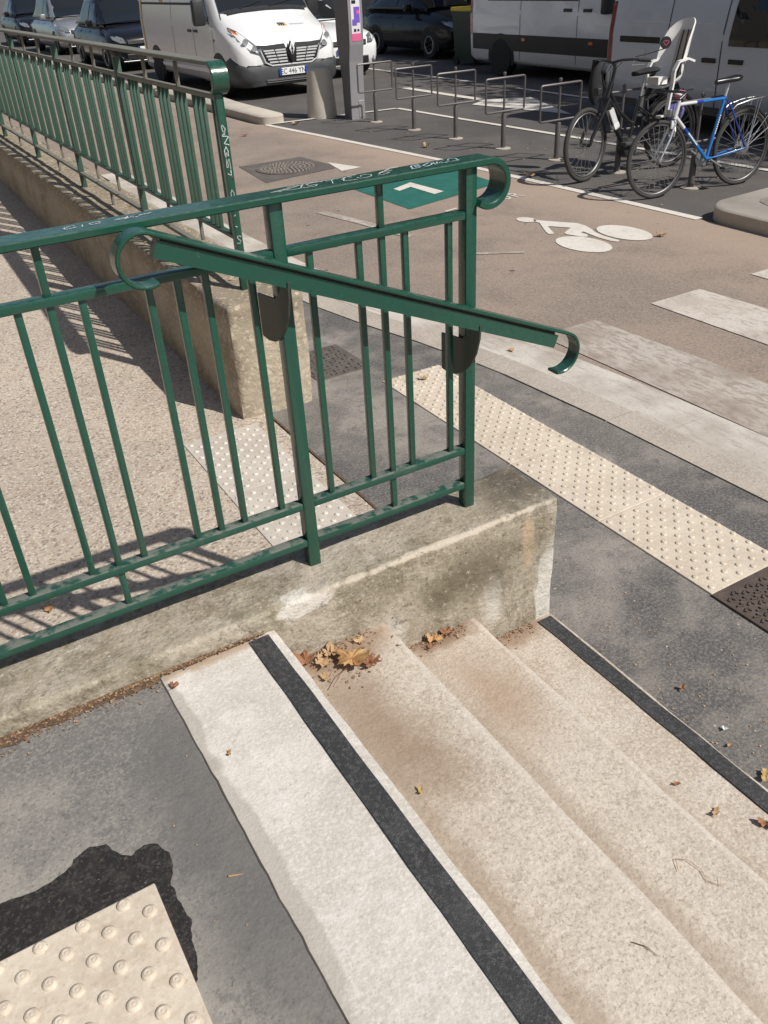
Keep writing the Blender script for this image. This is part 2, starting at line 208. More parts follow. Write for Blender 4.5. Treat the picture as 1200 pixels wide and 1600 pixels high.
# ------------------------------------------------------------------ mesh helpers
class MB:
    def __init__(s): s.v = []; s.f = []
    def add(s, vs, fs):
        o = len(s.v); s.v += [tuple(p) for p in vs]; s.f += [tuple(i+o for i in f) for f in fs]
        return s
    def box(s, x0, x1, y0, y1, z0, z1, bev=0.0):
        if bev <= 0:
            return s.add([(x0,y0,z0),(x1,y0,z0),(x1,y1,z0),(x0,y1,z0),(x0,y0,z1),(x1,y0,z1),(x1,y1,z1),(x0,y1,z1)],
                         [(0,3,2,1),(4,5,6,7),(0,1,5,4),(1,2,6,5),(2,3,7,6),(3,0,4,7)])
        bm = bmesh.new(); bmesh.ops.create_cube(bm, size=1)
        for v in bm.verts: v.co = Vector(((x0+x1)/2+v.co.x*(x1-x0), (y0+y1)/2+v.co.y*(y1-y0), (z0+z1)/2+v.co.z*(z1-z0)))
        bmesh.ops.bevel(bm, geom=bm.edges[:], offset=bev, segments=2, profile=.5, affect='EDGES')
        return s.frombm(bm)
    def frombm(s, bm):
        bm.verts.index_update()
        s.add([v.co[:] for v in bm.verts], [[v.index for v in f.verts] for f in bm.faces]); bm.free(); return s
    def bar(s, p, q, w, h, side=None, bev=0.0):
        p = Vector(p); q = Vector(q); d = (q-p).normalized()
        a = Vector(side) if side else (Vector((0,0,1)) if abs(d.z) < .9 else Vector((1,0,0)))
        x = d.cross(a)
        if x.length < 1e-6: x = d.orthogonal()
        x.normalize(); z = x.cross(d)
        vs = []
        for e in (p, q):
            for (i, j) in ((-1,-1),(1,-1),(1,1),(-1,1)): vs.append(e + x*w/2*i + z*h/2*j)
        return s.add(vs, [(3,2,1,0),(4,5,6,7),(0,1,5,4),(1,2,6,5),(2,3,7,6),(3,0,4,7)])
    def tube(s, pts, r, n=8, closed=False, caps=True):
        pts = [Vector(p) for p in pts]; m = len(pts); rs = r if isinstance(r, (list, tuple)) else [r]*m
        t0 = (pts[1]-pts[0]).normalized(); nrm = t0.orthogonal().normalized(); vs = []
        for i, p in enumerate(pts):
            if closed: t = (pts[(i+1) % m]-pts[i-1]).normalized()
            else: t = (pts[min(i+1, m-1)]-pts[max(i-1, 0)]).normalized()
            nrm = (nrm - t*nrm.dot(t)).normalized(); b = t.cross(nrm)
            for k in range(n):
                a = 2*math.pi*k/n; vs.append(p + (nrm*math.cos(a)+b*math.sin(a))*rs[i])
        fs = []
        for i in range(m if closed else m-1):
            j = (i+1) % m
            for k in range(n): fs.append((i*n+k, i*n+(k+1) % n, j*n+(k+1) % n, j*n+k))
        if caps and not closed: fs += [tuple(range(n))[::-1], tuple((m-1)*n+k for k in range(n))]
        return s.add(vs, fs)
    def ring(s, c, axis, Rr, r, n=40, k=8, zsc=1.0):
        c = Vector(c); ax = Vector(axis).normalized(); u = ax.orthogonal().normalized(); w = ax.cross(u)
        return s.tube([c+(u*math.cos(2*math.pi*i/n)+w*math.sin(2*math.pi*i/n))*Rr for i in range(n)], r, k, closed=True)
    def lathe(s, prof, n=24, c=(0,0,0), axis='z'):
        vs = []; fs = []
        for (r, z) in prof:
            for k in range(n):
                a = 2*math.pi*k/n; x, y = r*math.cos(a), r*math.sin(a)
                p = (x, y, z) if axis == 'z' else ((z, x, y) if axis == 'x' else (x, z, y))
                vs.append((c[0]+p[0], c[1]+p[1], c[2]+p[2]))
        for i in range(len(prof)-1):
            for k in range(n): fs.append((i*n+k, i*n+(k+1) % n, (i+1)*n+(k+1) % n, (i+1)*n+k))
        fs += [tuple(range(n))[::-1], tuple((len(prof)-1)*n+k for k in range(n))]
        return s.add(vs, fs)
    def prism(s, poly, a, b, fn):
        """poly of (u,v); fn(u,v,w) -> point; solid between w=a and w=b"""
        n = len(poly)
        vs = [fn(u, v, a) for u, v in poly] + [fn(u, v, b) for u, v in poly]
        fs = [tuple(range(n))[::-1], tuple(range(n, 2*n))] + [(i, (i+1) % n, n+(i+1) % n, n+i) for i in range(n)]
        return s.add(vs, fs)
    def ribbon(s, pts, nrm, w):
        pts = [Vector(p) for p in pts]; nrm = Vector(nrm)
        for a, b in zip(pts, pts[1:]):
            d = (b-a)
            if d.length < 1e-6: continue
            d.normalize(); x = d.cross(nrm).normalized()*w/2; e = d*w*.3
            s.add([a-x-e, a+x-e, b+x+e, b-x+e], [(0,1,2,3)])
        return s
    def sweep_flat(s, path, y0, y1, t):
        """flat bar bent along a path in the xz plane"""
        m = len(path); vs = []; c = min(.0028, t*.3); h = t/2; K = 8
        sec = ((y0+c, -h), (y1-c, -h), (y1, -h+c), (y1, h-c), (y1-c, h), (y0+c, h), (y0, h-c), (y0, -h+c))
        for i, (x, z) in enumerate(path):
            a = path[max(i-1, 0)]; b = path[min(i+1, m-1)]; d = Vector((b[0]-a[0], b[1]-a[1])).normalized(); nx, nz = -d.y, d.x
            for (yy, k) in sec: vs.append((x+nx*k, yy, z+nz*k))
        fs = [tuple(range(K))[::-1], tuple((m-1)*K+k for k in range(K))]
        for i in range(m-1):
            for k in range(K): fs.append((i*K+k, i*K+(k+1) % K, (i+1)*K+(k+1) % K, (i+1)*K+k))
        return s.add(vs, fs)
    def mesh(s, name, mat, smooth=False, angle=40):
        used = sorted({i for f in s.f for i in f})
        if len(used) < len(s.v):
            mp = {o: k for k, o in enumerate(used)}; s = MB2([s.v[i] for i in used], [tuple(mp[i] for i in f) for f in s.f])
        me = bpy.data.meshes.new(name); me.from_pydata(s.v, [], s.f)
        bm = bmesh.new(); bm.from_mesh(me); bmesh.ops.recalc_face_normals(bm, faces=bm.faces[:])
        if smooth:
            for f in bm.faces: f.smooth = True
            lim = R(angle)
            for e in bm.edges:
                if len(e.link_faces) == 2 and e.calc_face_angle(0) > lim: e.smooth = False
        bm.to_mesh(me); bm.free()
        if mat: me.materials.append(MATS[mat])
        return me
    def build(s, name, mat, parent=None, smooth=False, angle=40):
        return link(name, s.mesh(name, mat, smooth, angle), parent)

def MB2(v, f):
    m = MB(); m.v = v; m.f = f; return m
def link(name, me, parent=None):
    o = bpy.data.objects.new(name, me); COL.objects.link(o)
    if parent: o.parent = parent
    return o
def tag(o, label=None, cat=None, group=None, kind=None):
    if label: o['label'] = label
    if cat: o['category'] = cat
    if group: o['group'] = group
    if kind: o['kind'] = kind
    return o
def thing(name, label, cat, loc=(0,0,0), rz=0, group=None):
    o = bpy.data.objects.new(name, None); COL.objects.link(o); o.empty_display_size = .1
    o.location = loc; o.rotation_euler = (0, 0, rz); return tag(o, label, cat, group)
def copy_tree(o, parent=None):
    c = o.copy(); COL.objects.link(c); c.parent = parent
    for ch in [x for x in o.children]: copy_tree(ch, c)
    return c
def sheet(name, poly, z, mat, kind='structure', parent=None):
    o = MB().add([(x, y, z) for x, y in poly], [tuple(range(len(poly)))]).build(name, mat, parent)
    if kind and not parent: o['kind'] = kind
    return o
def band(poly, w):
    """closed outline of a stripe of width w along a polyline"""
    L = []; Rr = []
    for i, p in enumerate(poly):
        a = Vector(poly[max(i-1, 0)]); b = Vector(poly[min(i+1, len(poly)-1)]); d = (b-a).normalized(); n_ = Vector((-d.y, d.x))*w/2
        L.append((p[0]+n_.x, p[1]+n_.y)); Rr.append((p[0]-n_.x, p[1]-n_.y))
    return L + Rr[::-1]
def rough_box(x0, x1, y0, y1, z0, z1, res, amp, r, wear=1.0, fq=9.0, top_only=False):
    """box with rounded, chipped edges and an uneven surface"""
    mb = MB()
    def P(p):
        p = Vector(p); rr = r*(1+wear*noise.noise(p*fq*.9+Vector((3,1,7))))
        rr = max(.001, rr)
        q = Vector((min(max(p.x, x0+rr), x1-rr), min(max(p.y, y0+rr), y1-rr), min(max(p.z, z0+rr), z1-rr)))
        d = p-q
        if d.length > rr: p = q + d.normalized()*rr
        n3 = noise.noise_vector(p*fq)*amp + noise.noise_vector(p*fq*4)*amp*.35
        return p + n3
    def grid(o, u, v):
        nu = max(1, int(Vector(u).length/res)); nv = max(1, int(Vector(v).length/res))
        o = Vector(o); u = Vector(u); v = Vector(v)
        vs = [P(o+u*i/nu+v*j/nv) for j in range(nv+1) for i in range(nu+1)]
        fs = [(j*(nu+1)+i, j*(nu+1)+i+1, (j+1)*(nu+1)+i+1, (j+1)*(nu+1)+i) for j in range(nv) for i in range(nu)]
        mb.add(vs, fs)
    X, Y, Z = x1-x0, y1-y0, z1-z0
    grid((x0,y0,z1), (X,0,0), (0,Y,0)); grid((x0,y0,z0), (X,0,0), (0,0,Z)); grid((x0,y1,z0), (X,0,0), (0,0,Z))
    grid((x0,y0,z0), (0,Y,0), (0,0,Z)); grid((x1,y0,z0), (0,Y,0), (0,0,Z))
    return mb
def weld(mb, d=1e-4):
    bm = bmesh.new(); vs = [bm.verts.new(p) for p in mb.v]
    for f in mb.f:
        try: bm.faces.new([vs[i] for i in f])
        except ValueError: pass
    bmesh.ops.remove_doubles(bm, verts=bm.verts[:], dist=d)
    out = MB(); return out.frombm(bm)
def arc(cx, cz, r, a0, a1, n=14):
    return [(cx+r*math.cos(R(a0+(a1-a0)*i/n)), cz+r*math.sin(R(a0+(a1-a0)*i/n))) for i in range(n+1)]
def text_mesh(txt, size, mat, ext=0.0):
    cu = bpy.data.curves.new('t', 'FONT'); cu.body = txt; cu.size = size; cu.extrude = ext; cu.align_x = 'CENTER'; cu.align_y = 'CENTER'; cu.resolution_u = 3
    o = bpy.data.objects.new('t', cu); COL.objects.link(o)
    me = bpy.data.meshes.new_from_object(o.evaluated_get(bpy.context.evaluated_depsgraph_get()))
    bpy.data.objects.remove(o); me.materials.clear(); me.materials.append(MATS[mat]); return me

# ================================================================== SETTING
# one ground sheet out to the horizon, thinner sheets laid on it 4 mm apart
sheet('road', [(-200,-200),(200,-200),(200,200),(-200,200)], 0.0, 'road_asphalt')
LINE = [(4.42, 11.45), (4.62, 9.2), (4.8, 7.09), (4.88, 5.0), (4.93, 3.4)]
KIN = [(1.62,-4.0),(1.608,0.0),(1.585,1.02),(1.525,1.85),(1.42,2.45),(1.30,2.95),(1.20,3.5),(1.13,4.2),(1.10,5.5),(1.10,40)]   # inner kerb edge
def off(d): return [(x+d*(1 if i > 6 or i < 3 else .97), y+(.25*d if 2 < i < 7 else 0)) for i, (x, y) in enumerate(KIN)]
KMID, KOUT = off(.19), off(.49)
sheet('bike_lane', KMID + [(4.3, 40), (4.3, 11.9)] + LINE + [(4.95, 2.2), (4.95,-4.0)], 0.004, 'lane_asphalt')
sheet('pavement', [(-12,-12),(1.66,-12)] + KIN + [(-12, 40)], 0.012, 'walk_asphalt')
# kerb stones and gutter slabs, each its own stone
def strip_stones(A, B, name, mat, z, step, gap, parent):
    # walk both edges by arc length in y
    def at(Pp, y):
        for a, b in zip(Pp, Pp[1:]):
            if a[1] <= y <= b[1]:
                t = (y-a[1])/(b[1]-a[1]); return (a[0]+(b[0]-a[0])*t, y)
        return Pp[-1]
    y = -3.0; k = 0
    while y < 9.0:
        y1 = y+step
        n = 4; lo = [at(A, y+gap+(step-2*gap)*i/n) for i in range(n+1)]; hi = [at(B, y+gap+(step-2*gap)*i/n) for i in range(n+1)]
        poly = lo + hi[::-1]; dz = random.uniform(-.002, .002)
        mb = MB().prism(poly, -.05, z+dz, lambda u, v, w: (u, v, w))
        o = mb.build(name, mat, parent); y = y1; k += 1
kr = thing('kerb', 'dropped stone kerb with pale gutter slabs between pavement and bike lane', 'kerb', (0,0,0)); kr['kind'] = 'structure'
strip_stones([(x+.006, y) for x, y in KIN], [(x-.003, y) for x, y in KMID], 'kerb_stone', 'kerb_stone', .018, 1.0, .004, kr)
strip_stones([(x+.003, y) for x, y in KMID], KOUT, 'gutter_slab', 'gutter_concrete', .013, 1.25, .003, kr)

# ramp behind the railing
def ramp_z(x, y): return .017 + max(0, (y-2.4))*.03
mb = MB(); nx, ny = 12, 40; X0, X1, Y0, Y1 = -6.0, .20, .11, 14.0
for j in range(ny+1):
    for i in range(nx+1):
        x = X0+(X1-X0)*i/nx; y = Y0+(Y1-Y0)*j/ny; mb.v.append((x, y, ramp_z(x, y)))
for j in range(ny):
    for i in range(nx):
        a = j*(nx+1)+i; mb.f.append((a, a+1, a+nx+2, a+nx+1))
ramp = mb.build('ramp', 'ramp_concrete', smooth=True); ramp['kind'] = 'structure'
# thin joint beside the ramp
MB().bar((.205,.13,.018), (.215,2.1,.018), .012, .004).build('joint', 'soil_line', ramp)

# upper landing
edge_ = [(-1.034+.004*noise.noise(Vector((3, y*3, 1)))+.0035*noise.noise(Vector((8, y*22, 1))), y) for y in [-3.4+.03*i for i in range(110)]]
landing = sheet('landing', [(-9,-9),(-1.03,-9)] + edge_ + [(-1.036,-.114),(-9,-.114)], .5445, 'landing_asphalt')
mb = MB()
for i, (x, y) in enumerate(edge_):
    w = .0015+.003*abs(noise.noise(Vector((5, y*14, 9)))); mb.v += [(x-.0015, y, .5456), (x+w, y, .5456)]
for i in range(len(edge_)-1): mb.f.append((2*i, 2*i+1, 2*i+3, 2*i+2))
mb.build('joint', 'crack_dark', landing)
PUD = [(-1.60,-.60),(-1.498,-.567),(-1.454,-.575),(-1.403,-.574),(-1.359,-.561),(-1.35,-.546),(-1.315,-.535),(-1.285,-.547),(-1.268,-.584),(-1.251,-.602),(-1.22,-.589),(-1.196,-.603),(-1.181,-.64),(-1.19,-.684),(-1.202,-.711),(-1.198,-.763),(-1.193,-.797),(-1.207,-.836),(-1.211,-.874),(-1.222,-.91),(-1.26,-.95),(-1.7,-.95)]
fine = []
for a, b in zip(PUD, PUD[1:]+PUD[:1]):
    for i in range(12):
        t = i/12; x = a[0]+(b[0]-a[0])*t; y = a[1]+(b[1]-a[1])*t
        n3 = noise.noise_vector(Vector((x*60, y*60, 0)))*.0045 + noise.noise_vector(Vector((x*150, y*150, 3)))*.0009; fine.append((x+n3.x, y+n3.y))
sheet('puddle', fine, .5475, 'puddle_wet')
# ------------------------------------------------------------------ staircase
stair = thing('staircase', 'four pale concrete steps with black grit strips beside the low wall', 'stairs', (0,-1,0))
stair['kind'] = 'structure'
def step_part(name, x0, x1, z0, z1, mat, y1=-.112):
    mb = weld(rough_box(x0, x1, -3.4, y1, z0, z1, .022, .0022, .013, .9, 7))
    o = mb.build(name, mat, stair, smooth=True, angle=60); o.location = (0, 1, 0); return o
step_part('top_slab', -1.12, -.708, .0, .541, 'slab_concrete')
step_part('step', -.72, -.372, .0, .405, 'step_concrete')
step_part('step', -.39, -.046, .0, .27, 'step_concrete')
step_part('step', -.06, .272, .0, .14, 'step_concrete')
def strip(x0, x1, z):
    mb = MB(); n = 60
    for i in range(n+1):
        y = -3.3+(3.3-.136)*i/n
        for x in (x0, x1): 
            d = noise.noise(Vector((x*9, y*7, 2)))*.003; mb.v.append((x+d, y+1, z))
        for x in (x1, x0):
            d = noise.noise(Vector((x*9, y*7, 2)))*.003; mb.v.append((x+d, y+1, z-.012))
    for i in range(n):
        for k in range(4): mb.f.append((i*4+k, i*4+(k+1) % 4, (i+1)*4+(k+1) % 4, (i+1)*4+k))
    mb.f += [(0,1,2,3), tuple(n*4+k for k in range(4))[::-1]]
    mb.build('grit_strip', 'grit_strip', stair)
strip(-.792, -.736, .5455); strip(.203, .256, .1445)

# ------------------------------------------------------------------ low walls
wall = weld(rough_box(-6.0, .268, -.118, .125, -.05, .600, .012, .0036, .009, 1.5, 7)).build('low_wall', 'wall_concrete', smooth=True, angle=70)
tag(wall, 'mossy stained concrete low wall beside the steps, patched with pale mortar', 'wall')
# dark soil crack where the landing meets the wall
mb = MB(); n = 160
for i in range(n+1):
    x = -2.2+(2.2-.74)*i/n; w = .010+.012*abs(noise.noise(Vector((x*9, 1, 0))))+(.022 if x < -1.04 else .004)*(1+noise.noise(Vector((x*14, 5, 0))))
    mb.v += [(x, -.112, .5475), (x, -.117-w, .5475)]
for i in range(n): mb.f.append((2*i, 2*i+1, 2*i+3, 2*i+2))
crack = mb.build('soil_line', 'soil_line', landing)
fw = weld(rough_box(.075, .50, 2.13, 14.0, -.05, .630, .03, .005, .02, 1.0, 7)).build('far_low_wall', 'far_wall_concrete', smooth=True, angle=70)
tag(fw, 'ochre weathered concrete wall under the far green railing, ending in a square block', 'wall')

# ------------------------------------------------------------------ tactile paving
def dome(r=.0125, h=.005, n=12):
    return MB().lathe([(r, 0), (r*.95, h*.45), (r*.8, h*.8), (r*.5, h), (r*.46, h*.9), (r*.22, h*.9), (r*.18, h*1.05), (.0006, h*1.08)], n)
def tile(name, label, x0, x1, y0, y1, z, mat, group, pitch=.0765, studs_as_parts=False, stud_mat=None, phase=(0, 0)):
    t = thing(name, label, 'paving tile', (x0, y0, z-.02), group=group)
    MB().box(0, x1-x0, 0, y1-y0, 0, .02, .003).build('slab', mat, t)
    pts = []; p = pitch/2; i = 0
    x = p*.75+phase[0]
    while x < (x1-x0)-.012:
        y = p*.75+phase[1]+(p if i % 2 else 0)
        while y < (y1-y0)-.012: pts.append((x, y)); y += pitch
        x += p; i += 1
    if studs_as_parts:
        me = dome(.0138, .0062, 16).mesh('stud', stud_mat or mat, True, 30)
        for (x, y) in pts:
            o = link('stud', me, t); o.location = (x, y, .0195)
    else:
        mb = MB(); d = dome(.0125, .006, 8)
        for (x, y) in pts: mb.add([(a+x, b+y, c+.0195) for a, b, c in d.v], d.f)
        s = mb.build('studs', stud_mat or mat, t, True, 50); s['kind'] = 'stuff'
    return t
tile('tactile_tile', 'cream tactile tile with large round studs on the upper landing by the puddle', -1.83, -1.228, -1.09, -.69, .5535, 'tactile_cream', None, .0772, True, phase=(.006, .008))
TY = [-.262, .334, .932, 1.528, 2.112]
LT = ['cream studded tile in the pavement next to the iron grating', 'cream studded tile in the pavement, second from the iron grating', 'cream studded tile in the pavement, third from the iron grating', 'cream studded tile in the pavement, farthest from the iron grating']
for k in range(4): tile('tactile_tile', LT[k], .925, 1.312, TY[k]+.0025, TY[k+1]-.0025, .0185, 'tactile_cream', 'tactile strip along the kerb')
RY = [.22, .83, 1.44, 2.05]
LT = ['pale grey studded tile on the ramp hidden behind the low wall', 'pale grey studded tile on the ramp, middle one of the row', 'pale grey studded tile on the ramp at the foot of the far wall block']
for k in range(3): tile('tactile_tile', LT[k], -.292, .108, RY[k]+.002, RY[k+1]-.002, .0225, 'tactile_grey', 'pale tiles at the foot of the ramp', stud_mat='stud_white')

# ------------------------------------------------------------------ iron covers
g = thing('grating', 'brown cast iron pavement grating with raised chevrons beside the cream tiles', 'grating', (.925,-1.10,.012))
MB().box(0, .52, 0, .83, -.01, .004).build('plate', 'grate_iron', g)
mb = MB(); MB_n = 0
for i in range(13):
    for j in range(22):
        x = .03+i*.038; y = .02+j*.036+(.018 if i % 2 else 0); s_ = 1 if j % 2 else -1
        mb.bar((x-.013, y, .006), (x+.009, y+.010*s_, .006), .0075, .007); mb.bar((x+.009, y+.010*s_, .006), (x+.013, y-.008*s_, .006), .0075, .007)
s = mb.build('chevrons', 'grate_iron', g); s['kind'] = 'stuff'
mb = MB()
for (a, b, c, d) in ((-.006, .526, -.006, .006), (-.006, .526, .824, .836), (-.006, .006, .006, .824), (.514, .526, .006, .824)): mb.box(a, b, c, d, -.01, .009)
mb.build('rim', 'grate_iron', g)
h = thing('access_cover', 'small square iron cover set in the pavement near the far block', 'cover', (.63, 2.34, .012))
MB().box(0, .35, 0, .44, -.01, .005).build('plate', 'cover_iron', h)
mb = MB()
for i in range(8):
    for j in range(10):
        x = .025+i*.041; y = .025+j*.042
        if (i+j) % 2: mb.bar((x-.014, y, .007), (x+.014, y, .007), .012, .006)
        else: mb.bar((x, y-.014, .007), (x, y+.014, .007), .012, .006)
s = mb.build('tread_bars', 'cover_iron', h); s['kind'] = 'stuff'
sheet('asphalt_patch', [(2.79,8.70),(3.64,8.69),(3.70,7.75),(2.66,7.58)], .008, 'patch_asphalt')
h = thing('manhole_cover', 'round manhole cover in a dark patch of the bike lane', 'cover', (3.2, 8.16, .010))
MB().lathe([(.375, -.01), (.375, .006), (.35, .008), (.34, .004), (.001, .004)], 40).build('frame', 'cover_iron', h, True, 30)
mb = MB()
for rr, nn in ((.05, 6), (.105, 13), (.16, 20), (.215, 27), (.27, 34), (.318, 40)):
    for k in range(nn):
        a = 2*math.pi*k/nn; c_, s_ = math.cos(a), math.sin(a)
        mb.bar((rr*c_-.012*s_, rr*s_+.012*c_, .008), (rr*c_+.012*s_, rr*s_-.012*c_, .008), .028, .008)
s = mb.build('tread_blocks', 'cover_block', h); s['kind'] = 'stuff'

# ------------------------------------------------------------------ painted markings
ZM = .009
def mark(name, poly, mat='road_paint', z=ZM): return sheet(name, poly, z, mat)
mark('white_line', band(LINE, .095)); mark('white_line', band([(6.70,11.30),(6.74,9.91),(6.86,7.07),(6.92,4.27),(6.95,3.0)], .09))
mark('white_line', band([(4.40,11.48),(5.6,11.38),(6.66,11.29)], .085), z=.013)
mark('lane_line', band([(9.56,17.5),(9.52,13.1)], .1)); mark('lane_line', band([(9.46,11.7),(9.36,9.0)], .1)); mark('lane_line', band([(9.3, 7.2),(9.2,3.0)], .1))
mark('pale_arrow_shape', [(8.12,13.6),(8.27,13.6),(8.25,10.9),(8.86,10.55),(8.08,8.65),(7.72,10.65),(8.08,10.85)])  # pale arrow-shaped patch laid on the far road
for a, b, m_ in ((2.11, 2.56, 'faded_paint'), (3.06, 3.53, 'worn_paint'), (4.05, 4.50, 'worn_paint')):
    mark('crossing_stripe', [(a,-3.6),(b+.06,-3.6),(b+.03,1.2),(b-.02,2.12),(a-.02,2.12)], m_)
mark('green_panel', [(3.24,6.66),(4.62,6.88),(4.52,5.75),(3.22,5.44)], 'green_road_paint', .008)

mark('painted_triangle', [(3.72,8.12),(3.88,7.55),(3.60,7.52)])
mark('lane_line', band([(2.50,5.95),(2.62,5.3),(2.70,4.6)], .10), 'faded_paint'); mark('lane_line', band([(2.72,3.9),(3.15,3.6)], .05), 'faded_paint')
# letters painted on the lane
for txt, x, y, sz in (('D', 3.955, 5.20, .24), ('U', 4.17, 5.19, .20), ('R', 4.315, 5.19, .20)):
    o = link('painted_letter', text_mesh(txt, sz, 'road_paint')); o.location = (x, y, ZM); o['kind'] = 'structure'; o.scale = (.95, 1.35, 1)
mark('painted_letter', band([(3.42,5.13),(3.58,5.16)], .03)); mark('painted_letter', band([(3.64,5.17),(3.78,5.2)], .03))
# cyclist pictogram
def ell(cx, cy, a, b, rot, n=40):
    return [(cx+a*math.cos(t)*math.cos(rot)-b*math.sin(t)*math.sin(rot), cy+a*math.cos(t)*math.sin(rot)+b*math.sin(t)*math.cos(rot)) for t in [2*math.pi*i/n for i in range(n)]]
def from_px(px, py):
    d = M.to_3x3() @ Vector(((px-600)/1333.92, -(py-800)/1333.92, -1)); o = M.translation; t = -o.z/d.z
    return (o.x+d.x*t, o.y+d.y*t)
mark('painted_digit', [from_px(600+u/5, 200+v/5) for u, v in ((75,485),(205,433),(468,503),(395,525),(208,468),(122,500))], z=.012)
def pic(name, pts): return mark(name, [from_px(780+u/4.2857, 300+v/4.2857) for u, v in pts])
def pel(name, cu, cv, a, b, ang): return pic(name, ell(cu, cv, a, b, R(ang)))
pel('cyclist_marking', 567, 357, 192, 48, 7.5); pel('cyclist_marking', 839, 279, 190, 44, 8); pel('cyclist_marking', 180, 192, 66, 16, 4)
pic('cyclist_marking', [(225,190),(280,197),(420,208),(520,215),(580,232),(620,256),(640,275),(700,300),(805,330),(795,340),(745,334),(660,310),(600,286),(565,272),(545,275),(560,284),(592,292),(590,306),(560,307),(450,290),(435,280),(470,252),(480,246),(400,240),(345,236),(325,237),(365,280),(362,288),(330,288),(310,270),(270,213),(240,205)])

# ------------------------------------------------------------------ traffic islands
def island(name, label, poly, z, rim=None):
    mb = MB().prism(poly, -.02, z-.02, lambda u, v, w: (u, v, w))
    cx = sum(p[0] for p in poly)/len(poly); n = len(poly)
    ins = []
    for i in range(n):
        a = Vector(poly[i-1]); b = Vector(poly[i]); c = Vector(poly[(i+1) % n]); d = (c-a).normalized(); nn = Vector((-d.y, d.x))
        ins.append((b.x+nn.x*.02, b.y+nn.y*.02))
    k = len(mb.v); mb.v += [(x, y, z-.02) for x, y in poly] + [(x, y, z) for x, y in ins]
    mb.f += [(k+i, k+(i+1) % n, k+n+(i+1) % n, k+n+i) for i in range(n)] + [tuple(range(k+n, k+2*n))]
    o = mb.build(name, 'island_concrete', smooth=True, angle=50); return tag(o, label, 'kerb')
pl_ = [(4.34+.2-.2*math.cos(R(a)), 11.62-.2*math.sin(R(a))) for a in range(0, 181, 20)]
pl_ = [(4.36,40)] + [(4.36,13.4)] + [(4.56-.2*math.cos(R(a)), 11.64-.2*math.sin(R(a))) for a in range(0, 91, 15)] + [(4.60+.16*math.sin(R(a)), 11.60-.16*math.cos(R(a))) for a in range(0, 91, 15)] + [(4.80,13.4),(4.98,15.5),(5.0,40)]
island('separator_kerb', 'long raised concrete kerb with rounded nose in front of the white van', pl_, .13)
rx = [(4.86,-7)] + [(4.95-.03, 2.4)] + [(5.22-.28*math.cos(R(a)), 3.12+.30*math.sin(R(a))) for a in range(0, 91, 10)] + [(7.6,3.52),(7.6,-7)]
rx = rx[::-1]
island('traffic_island', 'pale kerbed traffic island corner below the blue bicycle', rx, .13)
sheet('island_asphalt', [(5.28,-6.6),(7.3,-6.6),(7.3,3.22),(5.45,3.20),(5.34,3.13),(5.28,3.0)], .134, 'walk_asphalt')

# ================================================================== RAILINGS
def flat(p, q, w, h, bev=.0025):
    """flat bar with softened edges between two points (axis aligned)"""
    x0, x1 = sorted((p[0], q[0])); y0, y1 = sorted((p[1], q[1])); z0, z1 = sorted((p[2], q[2]))
    return MB().box(x0, x1, y0, y1, z0, z1, bev)
railing = thing('railing', 'green metal railing with sloping curled handrail on the low wall beside the steps', 'railing', (0, 0, .60))
PW, PD = .034, .037
for x in (0.0, -.535, -1.555, -2.575, -3.595):
    flat((x,0,-.01), (x+PW,PD,.994), 0, 0, .003).build('post', 'rail_green', railing, True, 30)
XL = -3.6
path = [(XL, 1.003), (.065, 1.003)] + arc(.065, .949, .054, 84, -128, 18)
tr = MB().sweep_flat(path, -.018, .055, .017).build('top_rail', 'rail_green', railing, True, 28)
def rail(z1, t, name, mat='rail_green'):
    posts = [0.0, -.535, -1.555, -2.575, -3.595]
    for a, b in zip(posts[1:], posts): flat((a+PW,.0015,z1-t), (b,.0355,z1), 0, 0, .003).build(name, mat, railing, True, 30)
rail(.889, .020, 'middle_rail'); rail(.208, .020, 'lower_rail', 'rail_green_top'); rail(.089, .020, 'bottom_rail', 'rail_green_top')
BS = .016
bx_ = [-.050, -.183, -.25, -.315, -.448, -.599]
for c in (-.772, -1.045, -1.318): bx_ += [c-.065, c, c+.065]
bx_ += [-1.49, -1.62]
for c in (-1.792, -2.065, -2.338): bx_ += [c-.065, c, c+.065]
bme = flat((0,0,0), (BS,BS,.869-.208), 0, 0, .0018).mesh('baluster', 'rail_green', True, 30)
for x in bx_:
    o = link('baluster', bme, railing); o.location = (x, .0105, .208); o.rotation_euler = (0, 0, random.uniform(-.05, .05))
for x in (-.25, -1.045, -2.065):
    flat((x,.0105,.889), (x+BS,.0105+BS,.995), 0, 0, .0018).build('short_baluster', 'rail_green', railing, True, 30)
    flat((x,.0105,.089), (x+BS,.0105+BS,.188), 0, 0, .0018).build('short_baluster', 'rail_green', railing, True, 30)
# sloping handrail
sl = math.atan(.427); nx_, nz_ = math.sin(sl), math.cos(sl)
cl = (-.850, .947); rl_ = .055; cr = (.283, .4625); rr_ = .058
a_n = 90-math.degrees(sl)
path = arc(cl[0], cl[1], rl_, 293, a_n+2, 22) + arc(cr[0], cr[1], rr_, a_n-2, -108, 16)
hr = MB().sweep_flat(path, -.084, -.040, .009).build('handrail', 'rail_green', railing, True, 28)
def onhr(x, d):    # point d below the plate at position x
    z0 = cl[1]+rl_*nz_; x0 = cl[0]+rl_*nx_; z = z0-.427*(x-x0); return (x-nx_*d, z-nz_*d)
a = onhr(-.812, .0285); b = onhr(.272, .0285)
MB().bar((a[0],-.061,a[1]), (b[0],-.061,b[1]), .026, .037).build('rail_bar', 'rail_green', hr)
a = onhr(-.80, .008); b = onhr(.265, .008)
MB().bar((a[0],-.060,a[1]), (b[0],-.058,b[1]), .014, .010).build('rail_web', 'bracket_green', hr)
